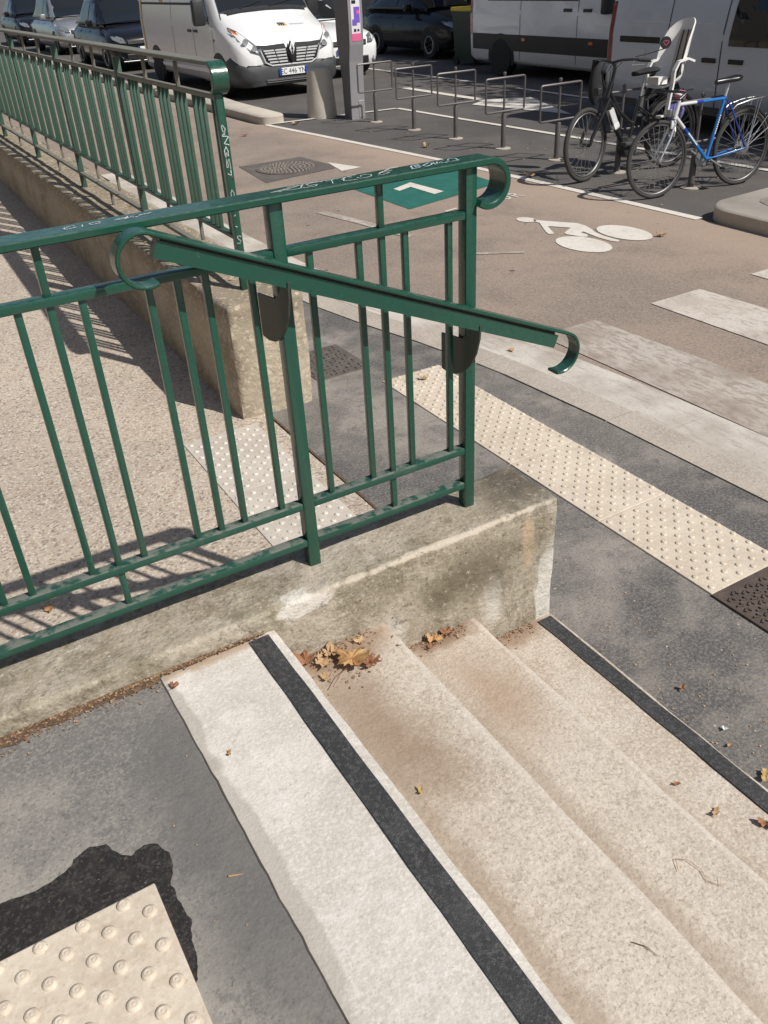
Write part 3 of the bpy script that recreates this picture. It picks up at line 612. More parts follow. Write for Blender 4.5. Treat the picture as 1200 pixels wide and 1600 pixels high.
for xb, zz in ((-.5395, .766), (-.0055, .539)):
    k = zz-.766
    poly = [(.112,.766+k),(.006,.779+k),(-.020,.796+k),(-.034,.818+k),(-.040,.845+k),(-.078,.838+k),(-.074,.80+k),(-.060,.755+k),(-.035,.715+k),(0,.682+k),(.035,.664+k),(.075,.656+k),(.112,.658+k)]
    if xb > -.1: poly = [(y-.006*(y > .05), z) for y, z in poly]
    MB().prism(poly, xb-.004, xb+.001, lambda u, v, w: (w, u, v)).build('handrail_bracket', 'bracket_green', railing)
# pen scrawls on the top rail
GL = {'O': [(0,.5),(.15,.95),(.5,1),(.85,.7),(.8,.2),(.4,0),(.1,.2),(0,.5)], 'S': [(.9,.9),(.5,1),(.15,.8),(.4,.5),(.8,.35),(.75,.08),(.3,0),(0,.12)], 'T': [(0,.95),(1,1),(.5,.97),(.45,0)],
      'E': [(.9,1),(.3,.95),(.1,.5),(.7,.55),(.1,.5),(.1,.05),(.9,0)], 'A': [(.9,.6),(.5,.8),(.05,.4),(.3,0),(.8,.3),(.95,.7),(.95,0)], 'B': [(.1,0),(.15,1),(.8,.85),(.75,.6),(.2,.5),(.9,.35),(.8,.05),(.1,0)],
      'K': [(.1,1),(.1,0),(.1,.45),(.9,1),(.1,.45),(.9,0)], 'C': [(.9,.85),(.4,1),(.05,.55),(.3,.05),(.9,.15)], '<': [(1,.85),(0,.5),(.9,.35)], 'Z': [(0,1),(.9,.9),(.1,.1),(1,0)], '-': [(0,.5),(1,.62)], 'N': [(0,0),(.1,1),(.8,0),(.95,1)], 'G': [(.9,.85),(.4,1),(.05,.55),(.3,.05),(.9,.15),(.9,.5),(.5,.45)], 'i': [(.5,.6),(.45,0)], 'L': [(.2,1),(.1,.05),(.9,.0)]}
def scrawl(mb, s, fn, adv, h, nrm, w):
    u = 0
    for ch in s:
        if ch != ' ':
            P_ = [(p[0]+random.uniform(-.12, .12), p[1]+random.uniform(-.12, .12)) for p in GL[ch]]; k_ = random.uniform(.7, 1.05); Q_ = []
            for a_, b_ in zip(P_, P_[1:]):
                for i_ in range(3): t_ = i_/3; Q_.append((a_[0]+(b_[0]-a_[0])*t_+.03*math.sin(7*t_+a_[0]*9), a_[1]+(b_[1]-a_[1])*t_+.03*math.cos(5*t_+a_[1]*8)))
            Q_.append(P_[-1]); mb.ribbon([fn(u+p[0]*adv*.95, p[1]*h*k_) for p in Q_], nrm, w*random.uniform(.6, 1.1))
        u += adv
zt = 1.0125
mb = MB(); scrawl(mb, '<OSTEOS', lambda u, v: (-.535+u*1.0+v*.55, .004+v, zt), .047, .042, (0,0,1), .0021)
mb.ribbon([(-.50,.012,zt),(-.42,.045,zt),(-.30,.04,zt)], (0,0,1), .002); mb.ribbon([(-.24,.016,zt),(-.19,.05,zt),(-.165,.052,zt)], (0,0,1), .003)
mb.build('pen_scrawl', 'marker_white', tr)['kind'] = 'stuff'
mb = MB(); scrawl(mb, 'BAKO', lambda u, v: (-.155+u+v*.4, .008+v, zt), .036, .034, (0,0,1), .0034);
mb.build('pen_scrawl', 'marker_blue', tr)['kind'] = 'stuff'
mb = MB(); scrawl(mb, 'CiC AK-', lambda u, v: (-.975+u+v*.3, .012+v, zt), .026, .022, (0,0,1), .0026); mb.build('pen_scrawl', 'marker_white', tr)['kind'] = 'stuff'

# far railing along the pavement
fr = thing('far_railing', 'dusty green metal railing of close bars behind, running along the far wall', 'railing', (.25, 2.34, .63))
FP = [0, 1.63, 3.28, 4.98, 6.68, 8.38, 10.08, 11.5]
for y in FP:
    flat((.0,y,-.01), (.04,y+.036,1.0), 0, 0, .003).build('post', 'rail_green' if y == 0 else 'rail_green_dusty', fr, True, 30)
path = [(11.5, 1.052), (.02, 1.052)] + [(.02-.062*math.sin(R(a)), .990+.062*math.cos(R(a))) for a in range(12, 176, 12)]
mb = MB().sweep_flat(path, -.02, .062, .018); mb.v = [(y_, x_, z_) for (x_, y_, z_) in mb.v]
# near end freshly painted, the rest dull
mb2 = MB(); mb2.v = mb.v
nearf = [f for f in mb.f if all(mb.v[i][1] < .0215 for i in f) and len(f) == 4]; farf = [f for f in mb.f if f not in nearf]
q = MB(); q.v = mb.v; q.f = farf; q.build('top_rail', 'rail_dirty', fr, True, 35)
q = MB(); q.v = mb.v; q.f = nearf; q.build('rail_curl', 'rail_green', fr, True, 35)
def frail(z1, t, name, mat):
    for a, b in zip(FP, FP[1:]): flat((.002,a+.036,z1-t), (.038,b,z1), 0, 0, .003).build(name, mat, fr)
frail(.920, .022, 'middle_rail', 'rail_dirty'); frail(.275, .02, 'lower_rail', 'rail_green_dusty'); frail(.115, .02, 'bottom_rail', 'rail_dirty')
sme = flat((0,0,0), (.018,.018,.898-.275), 0, 0, .0018).mesh('baluster', 'rail_green_dusty', True, 30)
sm2 = flat((0,0,0), (.018,.018,.114), 0, 0, .0018).mesh('short_baluster', 'rail_dirty', True, 30)
for a, b in zip(FP[:6], FP[1:7]):
    w_ = b-a; pt = w_/6
    ys = [a+.08, b-.062]
    for k in range(1, 6): ys += [a+k*pt-.065+.01, a+k*pt+.01, a+k*pt+.065+.01]
    for y in ys:
        o = link('baluster', sme, fr); o.location = (.011, y, .275)
    for k in (2, 4):
        o = link('short_baluster', sm2, fr); o.location = (.011, a+k*pt+.01, .92)
    for k in (2, 4):
        o = link('short_baluster', sm2, fr); o.location = (.011, a+k*pt+.01, .14); 
    o = link('foot', sm2, fr); o.location = (.011, a+w_/2, -.019)
post0 = [c for c in fr.children if c.name.startswith('post')][0]
mb = MB(); scrawl(mb, 'ANGST', lambda u, v: (.008+v, -.0012, .80-u), .052, .026, (0,-1,0), .0032)
scrawl(mb, 'CLii', lambda u, v: (.010+v, -.0012, .50-u), .05, .022, (0,-1,0), .003); scrawl(mb, 'S', lambda u, v: (.008+u, -.0012, .24+v*1.6), .026, .03, (0,-1,0), .004); scrawl(mb, 'K', lambda u, v: (.008+u, -.0012, .14+v*1.4), .022, .03, (0,-1,0), .003)
mb.build('pen_scrawl', 'marker_white', post0)['kind'] = 'stuff'

# ================================================================== STREET FURNITURE
RY_ = [10.38, 9.32, 8.30, 7.28, 6.28, 5.30, 4.28]
RL = ['grey bicycle stand with square frame nearest the parking meter', 'empty grey bicycle stand, second from the parking meter', 'empty grey bicycle stand, third from the parking meter', 'empty grey bicycle stand, fourth from the parking meter', 'empty grey bicycle stand just left of the parked bicycles', 'grey bicycle stand behind the black bicycle', 'grey bicycle stand behind the blue bicycle']
def make_rack():
    t = thing('bike_stand', RL[0], 'bike stand', (5.75, RY_[0], 0), group='row of bicycle stands')
    MB().lathe([(.031, 0), (.031, .395), (.026, .405), (.0005, .405)], 16).build('post', 'rack_grey', t, True, 40)
    MB().lathe([(.095, 0), (.095, .008), (.06, .014), (.034, .016)], 20).build('base_plate', 'kerb_stone', t, True, 30)
    MB().lathe([(.013, .40), (.013, .825), (.019, .827), (.019, .85), (.012, .858), (.0005, .86)], 12).build('pole', 'rack_grey', t, True, 40)
    y = -.022; c = .02
    pts = [(-.29,y,.43+c),(-.285,y,.43+.006),(-.29+c,y,.43),(.29-c,y,.43),(.285,y,.436),(.29,y,.43+c),(.29,y,.80-c),(.285,y,.794),(.29-c,y,.80),(-.29+c,y,.80),(-.285,y,.794),(-.29,y,.80-c)]
    MB().tube(pts, .0125, 8, closed=True).build('frame', 'rack_grey', t, True, 40)
    return t
rk = make_rack()
for i, y in enumerate(RY_):
    o = rk if i == 0 else copy_tree(rk)
    o.location = (5.75+.005*i, y, .0); o['label'] = RL[i]; o.rotation_euler = (0, 0, random.uniform(-.03, .03))

# concrete bollard
b = MB().lathe([(.235, 0), (.237, .03), (.215, .35), (.192, .64), (.186, .675), (.18, .69), (.17, .70), (.16, .712), (.08, .722), (.0005, .724)], 36).build('bollard', 'bollard_concrete', None, True, 40)
b.location = (5.42, 11.52, 0); tag(b, 'short round tapered concrete bollard between the white van and the meter', 'bollard')

# parking meter
t = thing('parking_meter', 'tall grey parking meter with a pink and purple notice', 'parking meter', (5.60, 10.86, 0), R(0))
prof = [(0,0),(.0,.42),(-.02,.80),(-.06,1.02),(-.075,1.30),(-.075,1.72),(-.04,1.80),(.30,1.80),(.34,1.70),(.34,1.05),(.30,.86),(.25,.55),(.23,0)]
MB().prism(prof, 0, .235, lambda u, v, w: (w, u, v)).build('body', 'meter_grey', t)
q = [(y*1.0+(.008 if y < .1 else -.006), z) for y, z in prof]
MB().prism([(-.0,.02),(.215,.02),(.235,.55),(.285,.86),(.325,1.06),(.325,1.70),(-.06,1.70),(-.06,1.30),(-.045,1.02),(-.008,.80),(.012,.42)], -.006, 0.0, lambda u, v, w: (w, u, v)).build('shaded_side', 'meter_dark', t)  # shade on the side turned from the sun, painted as a darker sheet
MB().box(-.003, .238, -.004, .0, .548, .556).build('seam', 'meter_dark', t); MB().box(.125, .225, -.006, .002, .02, .26, .004).build('hatch', 'meter_grey', t)
mb = MB(); pp = lambda u, v: (.045+u*.15, -.0815+.0 if v > .28 else -.0815+.0, 1.12+v*.52)
def plate(name, mat, u0, u1, v0, v1, e, par):
    def P(u, v):
        z = 1.07+v*.56; y = -.06-.015*(z-1.02)/.28 if z < 1.30 else -.075
        return (.045+u*.15, y-e, z)
    m2 = MB(); n = 4
    vs = []
    for i in range(n+1):
        v = v0+(v1-v0)*i/n; vs += [P(u0, v), P(u1, v)]
    m2.add(vs, [(2*i, 2*i+1, 2*i+3, 2*i+2) for i in range(n)]); return m2.build(name, mat, par)
nt_ = plate('notice', 'poster_white', 0, 1, 0, 1, .002, t)
plate('print', 'poster_pink', 0, 1, 0, .17, .0035, nt_); plate('print', 'poster_purple', .3, .95, .42, .78, .0035, nt_); plate('print', 'poster_purple', .1, .6, .36, .5, .0042, nt_)
plate('print', 'ink_black', .25, .5, .21, .28, .0035, nt_); plate('print', 'ink_black', .62, .85, .22, .27, .0035, nt_)
plate('print', 'poster_pink', .62, .95, .62, .70, .0045, nt_); plate('print', 'ink_black', .1, .55, .85, .93, .0035, nt_)
MB().box(.02, .215, -.083, -.07, 1.655, 1.745, .004).build('display', 'sign_blue', t)

# wheeled bin
t = thing('wheeled_bin', 'dark wheeled bin with a yellow lid behind the white delivery van', 'bin', (11.5, 15.75, 0))
mb = MB(); mb.add([(-.3,-.35,.08),(.3,-.35,.08),(.3,.35,.08),(-.3,.35,.08),(-.36,-.4,1.05),(.36,-.4,1.05),(.36,.4,1.05),(-.36,.4,1.05)], [(0,3,2,1),(4,5,6,7),(0,1,5,4),(1,2,6,5),(2,3,7,6),(3,0,4,7)]); mb.build('body', 'bin_green', t)
MB().box(-.38, .38, -.44, .43, 1.05, 1.13, .02).build('lid', 'bin_yellow', t)
for sx in (-.28, .28): MB().lathe([(.1, -.03), (.1, .03)], 20, (sx, .33, .1), 'x').build('wheel', 'rubber', t, True)
MB().tube([(-.25,.47,1.02),(.25,.47,1.02)], .015).build('handle', 'bin_green', t)

# ================================================================== BICYCLES
def wheel(parent, c, Rr, tyre_mat, spokes=28, turn=0.0, axis=None, tyre_r=.017, hub='spoke'):
    c = Vector(c); ax = Vector((math.sin(turn), math.cos(turn), 0)) if axis is None else Vector(axis)
    u = Vector((0,0,1)); w = ax.cross(u).normalized()
    wh = MB().ring(c, ax, Rr-tyre_r, tyre_r, 48, 10).build('wheel', tyre_mat, parent, True, 60)
    MB().ring(c, ax, Rr-2.3*tyre_r, tyre_r*.62, 48, 6).build('rim', 'rim_grey', wh, True, 60)
    MB().tube([c-ax*.055, c+ax*.055], .018, 10).build('hub', hub, wh, True)
    mb = MB()
    for k in range(spokes):
        a = 2*math.pi*k/spokes; a2 = a+(.9 if k % 2 else -.9); s_ = .03 if k % 4 < 2 else -.03
        p = c+(u*math.sin(a)+w*math.cos(a))*(Rr-2.5*tyre_r); q_ = c+(u*math.sin(a2)+w*math.cos(a2))*.02+ax*s_
        mb.bar(p, q_, .0026, .0026)
    s_ = mb.build('spokes', 'spoke', wh); s_['kind'] = 'stuff'
    return wh
def T(parent, name, pts, r, mat, n=10): return MB().tube(pts, r, n).build(name, mat, parent, True, 50)
def saddle(parent, c, mat, L=.27, w=.15):
    mb = MB(); secs = []
    prof = [(0, .022, .030), (.06, .03, .035), (.13, .05, .035), (.19, .075, .04), (.24, .078, .04), (L, .05, .03)]
    n = 12
    for (x, hw, h_) in prof:
        for k in range(n):
            a = 2*math.pi*k/n; secs.append((c[0]+x-L*.55, c[1]+hw*w/.15*math.cos(a), c[2]+h_*(math.sin(a)*.7 if math.sin(a) > 0 else math.sin(a)*.8)+.02*(x/L)))
    fs = []
    for i in range(len(prof)-1):
        for k in range(n): fs.append((i*n+k, i*n+(k+1) % n, (i+1)*n+(k+1) % n, (i+1)*n+k))
    fs += [tuple(range(n))[::-1], tuple((len(prof)-1)*n+k for k in range(n))]
    return mb.add(secs, fs).build('saddle', mat, parent, True, 70)

# blue road bicycle
bb = thing('blue_bicycle', 'blue bicycle with silver front tubes and rear rack, leaning on its stand', 'bicycle', (5.21, 4.21, .002), math.atan2(-.135, 1.0))
bb.rotation_euler = (R(-3.5), 0, math.atan2(-.135, 1.0))
Rw = .342
wheel(bb, (0,0,Rw), Rw, 'tyre_grey', 28); wheel(bb, (1.0,0,Rw), Rw, 'tyre_grey', 28)
HB, HT, BBp, ST, FH, RH = (.165,0,.675), (.205,0,.815), (.585,0,.285), (.735,0,.815), (0,0,Rw), (1.0,0,Rw)
T(bb, 'head_tube', [HB, HT], .020, 'bike_silver')
def mixp(a, b, t): return tuple(a[i]+(b[i]-a[i])*t for i in range(3))
tt0, tt1 = (.20,0,.795), (.73,0,.80)
T(bb, 'top_tube', [tt0, mixp(tt0, tt1, .38)], .0150, 'bike_silver'); T(bb, 'top_tube', [mixp(tt0, tt1, .38), mixp(tt0, tt1, .52)], .0152, 'bike_blue_dark'); T(bb, 'top_tube', [mixp(tt0, tt1, .52), tt1], .0150, 'bike_blue')
dt0 = (.172,0,.70)
T(bb, 'down_tube', [dt0, mixp(dt0, BBp, .27)], .0175, 'bike_silver'); T(bb, 'down_tube', [mixp(dt0, BBp, .27), mixp(dt0, BBp, .36)], .0178, 'bike_blue_dark'); dwn = T(bb, 'down_tube', [mixp(dt0, BBp, .36), BBp], .0175, 'bike_blue')
stb = T(bb, 'seat_tube', [BBp, ST], .0165, 'bike_blue')
mb = MB()
for k in range(8):
    p = mixp(dt0, BBp, .40+.035*k); mb.box(p[0]-.006, p[0]+.006, -.0195, -.0178, p[2]-.008, p[2]+.008)
mb.build('lettering', 'plate_white', dwn)
mb = MB()
for k in range(9):
    p = mixp(BBp, ST, .42+.035*k); mb.box(p[0]-.006, p[0]+.005, -.0185, -.0168, p[2]-.006, p[2]+.006)
mb.build('lettering', 'plate_white', stb)
for s_ in (-1, 1):
    T(bb, 'chain_stay', [BBp, (.66,.03*s_,.295), (1.0,.06*s_,Rw)], .0085, 'bike_blue'); T(bb, 'seat_stay', [(.735,.015*s_,.80), (.80,.04*s_,.70), (1.0,.06*s_,Rw)], .0075, 'bike_blue_dark')
    T(bb, 'fork_blade', [(.16,.03*s_,.655), (.10,.045*s_,.52), (.03,.05*s_,.40), (0,.05*s_,Rw)], [.012,.0115,.009,.007], 'chrome')
T(bb, 'seat_post', [ST, (.765,0,.915)], .013, 'chrome'); saddle(bb, (.76,0,.945), 'bike_black', .27, .15)
T(bb, 'stem', [HT, (.215,0,.875), (.13,0,.905)], .013, 'bike_silver')
T(bb, 'handlebar', [(.02,-.22,.86),(.10,-.21,.905),(.13,-.1,.91),(.13,.1,.91),(.10,.21,.905),(.02,.22,.86)], .012, 'bike_black')
# rack on the back
mb = MB()
for s_ in (-1, 1):
    mb.tube([(.80,.05*s_,.70),(.84,.055*s_,.735),(1.0,.06*s_,.765),(1.16,.055*s_,.775)], .005, 6); mb.tube([(1.13,.055*s_,.77),(1.0,.075*s_,Rw)], .005, 6); mb.tube([(1.09,.055*s_,.77),(1.0,.075*s_,Rw)], .004, 6)
for x in (.88, .96, 1.04, 1.12): mb.tube([(x,-.056,.742+.15*(x-.85)),(x,.056,.742+.15*(x-.85))], .004, 6)
mb.build('rear_rack', 'alloy', bb, True)
mb = MB(); mb.tube([(1.0+.36*math.cos(R(a)),0,Rw+.36*math.sin(R(a))) for a in range(18, 140, 10)], .012, 6); mb.build('mudguard', 'bike_black', bb, True)
mb = MB()
for s_ in (-1, 1):
    for a in (28, 44): mb.tube([(1.0,.06*s_,Rw),(1.0+.40*math.cos(R(a)),.02*s_,Rw+.40*math.sin(R(a)))], .0025, 5)
mb.build('mudguard_stays', 'chrome', bb, True)
# drivetrain
MB().lathe([(.085, -.003), (.085, .003), (.062, .004), (.060, -.004)], 32, (BBp[0], .05, BBp[2]), 'y').build('chainring', 'alloy', bb, True, 30)
MB().lathe([(.055, -.012), (.03, .012), (.001, .012)], 24, (1.0, .045, Rw), 'y').build('freewheel', 'alloy', bb, True, 30)
MB().lathe([(.048, -.004), (.048, .002), (.012, .003)], 24, (1.0, -.05, Rw), 'y').build('spoke_disc', 'alloy', bb, True, 30)
mb = MB(); mb.bar((BBp[0],.055,BBp[2]+.083), (1.0,.05,Rw+.045), .005, .006); mb.bar((BBp[0],.055,BBp[2]-.083), (1.0,.05,Rw-.05), .005, .006); mb.build('chain', 'dark_plastic', bb)
T(bb, 'crank', [(BBp[0],-.055,BBp[2]), (.73,-.065,.20)], .010, 'alloy'); T(bb, 'crank', [(BBp[0],.065,BBp[2]), (.45,.075,.37)], .010, 'alloy')
MB().box(.69, .79, -.15, -.075, .185, .21, .006).build('pedal', 'dark_plastic', bb); MB().box(.41, .50, .08, .155, .36, .385, .006).build('pedal', 'dark_plastic', bb)
mb = MB(); mb.tube([(.155,-.03,.62),(.145,-.05,.58),(.15,-.03,.53)], .007, 6); mb.tube([(.155,.03,.62),(.145,.05,.58),(.15,.03,.53)], .007, 6); mb.box(.11, .16, -.035, -.015, .60, .67, .004); mb.build('brake', 'bike_silver', bb, True)
MB().box(.085, .15, -.03, .03, .70, .76, .008).build('front_lamp', 'lamp_glass', bb)
T(bb, 'brake_cable', [(.10,-.2,.90),(.06,-.12,.86),(.10,-.04,.74),(.15,-.035,.64)], .003, 'bike_black', 6)

# black bicycle with motor and child seat
eb = thing('black_bicycle', 'black electric bicycle with a mirror and a white child seat', 'bicycle', (5.22, 5.20, .002), math.atan2(-.06, 1.0))
eb.rotation_euler = (R(-3), 0, math.atan2(-.06, 1.0))
Re = .352; tr_ = R(-15)
wheel(eb, (0,0,Re), Re, 'tyre_grey', 24, turn=tr_, tyre_r=.023, hub='bike_black'); wheel(eb, (1.13,0,Re), Re, 'tyre_grey', 24, tyre_r=.023, hub='bike_black')
fh = Vector((0,0,Re)); hb = Vector((.235,0,.74)); ht = Vector((.30,0,.90))
T(eb, 'head_tube', [hb, ht], .026, 'bike_black')
sx_, sy_ = math.sin(tr_), math.cos(tr_)
for s_ in (-1, 1): T(eb, 'fork_leg', [(.225+.055*s_*sx_,.055*s_*sy_,.76), (.06*s_*sx_+.02,.06*s_*sy_,.42), (.06*s_*sx_,.06*s_*sy_,Re)], [.019,.018,.014], 'bike_black')
T(eb, 'fork_crown', [(.225-.06*sx_,-.06*sy_,.755),(.225+.06*sx_,.06*sy_,.755)], .02, 'bike_black')
T(eb, 'down_tube', [(.245,0,.76), (.35,0,.52), (.48,0,.33), (.56,0,.30)], .027, 'bike_black')
MB().bar((.29,-.003,.66), (.385,-.003,.47), .058, .058).build('battery', 'bike_silver', eb); MB().bar((.36,-.003,.52), (.3785,-.003,.483), .064, .064).build('battery_label', 'plate_white', eb)
T(eb, 'top_tube', [(.275,0,.83), (.42,0,.62), (.58,0,.50), (.625,0,.50)], .02, 'bike_black')
T(eb, 'seat_tube', [(.56,0,.30), (.69,0,.74)], .019, 'bike_black'); T(eb, 'seat_post', [(.69,0,.74), (.73,0,.92)], .014, 'alloy')
saddle(eb, (.735,0,.955), 'cloth_black', .29, .22)
for s_ in (-1, 1):
    T(eb, 'chain_stay', [(.58,.05*s_,.30), (1.13,.07*s_,Re)], .012, 'bike_black'); T(eb, 'seat_stay', [(.66,.03*s_,.64), (1.13,.07*s_,Re)], .010, 'bike_black')
MB().lathe([(.03, -.075), (.085, -.06), (.10, -.03), (.10, .03), (.085, .06), (.03, .075)], 20, (.55, 0, .265), 'y').build('motor', 'black_plastic', eb, True, 40)
T(eb, 'crank', [(.56,-.085,.27), (.42,-.095,.33)], .011, 'bike_black'); T(eb, 'crank', [(.56,.085,.27), (.70,.095,.21)], .011, 'bike_black')
MB().box(.37, .47, -.19, -.10, .315, .345, .006).build('pedal', 'dark_plastic', eb); MB().box(.65, .75, .10, .19, .195, .225, .006).build('pedal', 'dark_plastic', eb)
T(eb, 'stem', [tuple(ht), (.335,0,1.03), (.31,0,1.08)], .018, 'bike_black')
c0 = Vector((.31,0,1.08)); dv = Vector((sx_, sy_, 0)); bk = Vector((sy_, -sx_, 0))
hbp = [c0+dv*s_*k_+bk*b_+Vector((0,0,z_)) for s_, k_, b_, z_ in ((-1,.31,.17,.0),(-1,.20,.05,.02),(-1,.10,-.01,.02),(1,0,-.02,.0),(1,.10,-.01,.02),(1,.20,.05,.02),(1,.31,.17,.0))]
hbar = T(eb, 'handlebar', hbp, .012, 'bike_black')
for s_ in (0, -1):
    a, b_ = hbp[0 if s_ == 0 else 6], hbp[1 if s_ == 0 else 5]; T(eb, 'grip', [a, a+(b_-a)*.75], .018, 'rubber')
T(eb, 'brake_lever', [hbp[1]+Vector((0,0,-.01)), hbp[1]+bk*.03+Vector((-.06,-.02,-.05)), hbp[0]+Vector((-.07,0,-.03))], .007, 'alloy', 6)
mst = hbp[1]+Vector((.02,0,.02)); mpt = mst+Vector((.28,-.10,.10))
T(eb, 'mirror_stem', [mst, mst+Vector((.12,-.03,.015)), mpt+Vector((0,0,-.05))], .005, 'bike_black', 6)
mir = MB().lathe([(.001,-.012),(.05,-.012),(.055,0),(.05,.01),(.001,.012)], 24, (0,0,0), 'y').build('mirror', 'bike_black', eb, True, 40); mir.location = mpt; mir.rotation_euler = (0,0,R(-25))
mb = MB(); hp = [(.026*.062*16*math.sin(t)**3/1.0, (13*math.cos(t)-5*math.cos(2*t)-2*math.cos(3*t)-math.cos(4*t))*.0016) for t in [2*math.pi*i/24 for i in range(25)]]
mb.ribbon([(u, -.0135, v) for u, v in hp], (0,-1,0), .004); mb.build('heart_outline', 'poster_pink', mir)
# dark muff hanging from the far grip
mb = MB(); a = hbp[6]
secs = [(0,.035,.035),(-.08,.05,.04),(-.18,.07,.045),(-.28,.085,.05),(-.36,.08,.045),(-.42,.04,.03)]
n = 12
for (dz, rx_, ry_) in secs:
    for k in range(n): mb.v.append((a.x-.02+rx_*math.cos(2*math.pi*k/n)-.03*dz, a.y+ry_*math.sin(2*math.pi*k/n), a.z+dz+.02))
for i in range(len(secs)-1):
    for k in range(n): mb.f.append((i*n+k, i*n+(k+1) % n, (i+1)*n+(k+1) % n, (i+1)*n+k))
mb.f += [tuple(range(n))[::-1], tuple((len(secs)-1)*n+k for k in range(n))]
mb.build('handlebar_muff', 'cloth_black', eb, True, 60)
mb = MB()
for k in range(5):
    p = c0+dv*(.05*k-.1); mb.tube([p, p+Vector((-.08,0,-.05-.02*k)), (.23+.01*k, .02*k-.04, .82), (.25,.01,.72)], .0035, 5)
mb.build('cables', 'bike_black', eb, True)
MB().box(.10, .15, -.04, .04, .80, .87, .01).build('front_lamp', 'black_plastic', eb)
# carrier
mb = MB()
for s_ in (-1, 1):
    mb.tube([(.70,.06*s_,.70),(.82,.07*s_,.74),(1.34,.07*s_,.745)], .007, 6); mb.tube([(1.20,.07*s_,.745),(1.13,.08*s_,Re)], .006, 6)
for x in (.84, .98, 1.12, 1.26): mb.tube([(x,-.07,.744),(x,.07,.744)], .005, 6)
mb.build('carrier', 'bike_black', eb, True)
mb = MB(); mb.tube([(1.13+.385*math.cos(R(a)),0,Re+.385*math.sin(R(a))) for a in range(-10, 170, 12)], .02, 6); mb.build('mudguard', 'bike_black', eb, True)
# child seat: shell swept from the foot of the seat up the backrest
cs = []
prof = [(.86,.80,.12,.0),(.90,.785,.16,.03),(1.0,.79,.175,.07),(1.10,.81,.18,.10),(1.16,.87,.185,.13),(1.195,.97,.19,.15),(1.225,1.08,.19,.15),(1.25,1.19,.185,.135),(1.275,1.29,.165,.10),(1.29,1.35,.13,.06),(1.297,1.385,.085,.03),(1.30,1.40,.04,.008)]
m_ = 11
def seat_surf(offs):
    vs = []
    for (x, z, hw, wing) in prof:
        for k in range(m_):
            t = -1+2*k/(m_-1); wy = hw*t; dd = wing*(abs(t)**2.2)
            i = prof.index((x, z, hw, wing)); a = prof[max(i-1, 0)]; b = prof[min(i+1, len(prof)-1)]
            d = Vector((b[0]-a[0], 0, b[1]-a[1])).normalized(); nn = Vector((-d.z, 0, d.x))
            vs.append(Vector((x, wy, z))+nn*(dd+offs))
    return vs
def solid_surf(o0, o1, ksel=None, isel=None):
    ksel = ksel or range(m_); isel = isel or range(len(prof)); ks = list(ksel); is_ = list(isel)
    A = seat_surf(o0); B = seat_surf(o1); mb = MB(); nk = len(ks)
    for S in (A, B): mb.v += [tuple(S[i*m_+k]) for i in is_ for k in ks]
    o = len(is_)*nk
    for i in range(len(is_)-1):
        for k in range(nk-1):
            a = i*nk+k; mb.f += [(a, a+1, a+nk+1, a+nk), (o+a, o+a+nk, o+a+nk+1, o+a+1)]
    per = [(0, k) for k in range(nk)] + [(i, nk-1) for i in range(1, len(is_))] + [(len(is_)-1, k) for k in range(nk-2, -1, -1)] + [(i, 0) for i in range(len(is_)-2, 0, -1)]
    for (a, b) in zip(per, per[1:]+per[:1]): i0 = a[0]*nk+a[1]; i1 = b[0]*nk+b[1]; mb.f.append((i0, i1, o+i1, o+i0))
    return mb
seat = solid_surf(0, .016).build('child_seat', 'seat_white', eb, True, 50)
solid_surf(.018, .030, range(3, m_-3), range(2, 9)).build('seat_pad', 'seat_pad', seat, True, 50)
for k0 in (4, 6): 
    A = seat_surf(.036); MB().ribbon([A[i*m_+k0] for i in range(3, 9)], (-1,0,.2), .014).build('harness_strap', 'cloth_black', seat)
for s_ in (-1, 1):
    mb = MB(); pts = [(1.20,.175*s_,1.02),(1.10,.19*s_,1.05),(.98,.195*s_,1.03),(.93,.195*s_,.95),(.93,.19*s_,.84),(.90,.19*s_,.70),(.88,.19*s_,.56)]
    for p, q_ in zip(pts, pts[1:]): mb.bar(p, q_, .02, .045, (0, 1, 0))
    mb.build('side_guard', 'seat_white', seat)
    MB().box(.82, .98, .15*s_-.03, .15*s_+.05, .53, .55, .006).build('footrest', 'seat_white', seat)
mb = MB(); mb.bar((.90,0,.83), (.90,0,.90), .16, .12, (1,0,0)); mb.build('front_bolster', 'seat_white', seat)
mb = MB().lathe([(.001,-.10),(.06,-.085),(.085,-.03),(.09,.02),(.06,.06),(.001,.075)], 16); hb_ = mb.build('bag', 'violet', eb, True); hb_.location = (.98, -.21, .58)
mb = MB().lathe([(.001,-.035),(.045,-.03),(.06,.0),(.05,.04),(.001,.055)], 16); hb_ = mb.build('helmet', 'pink', eb, True); hb_.location = (1.02, -.22, .72)

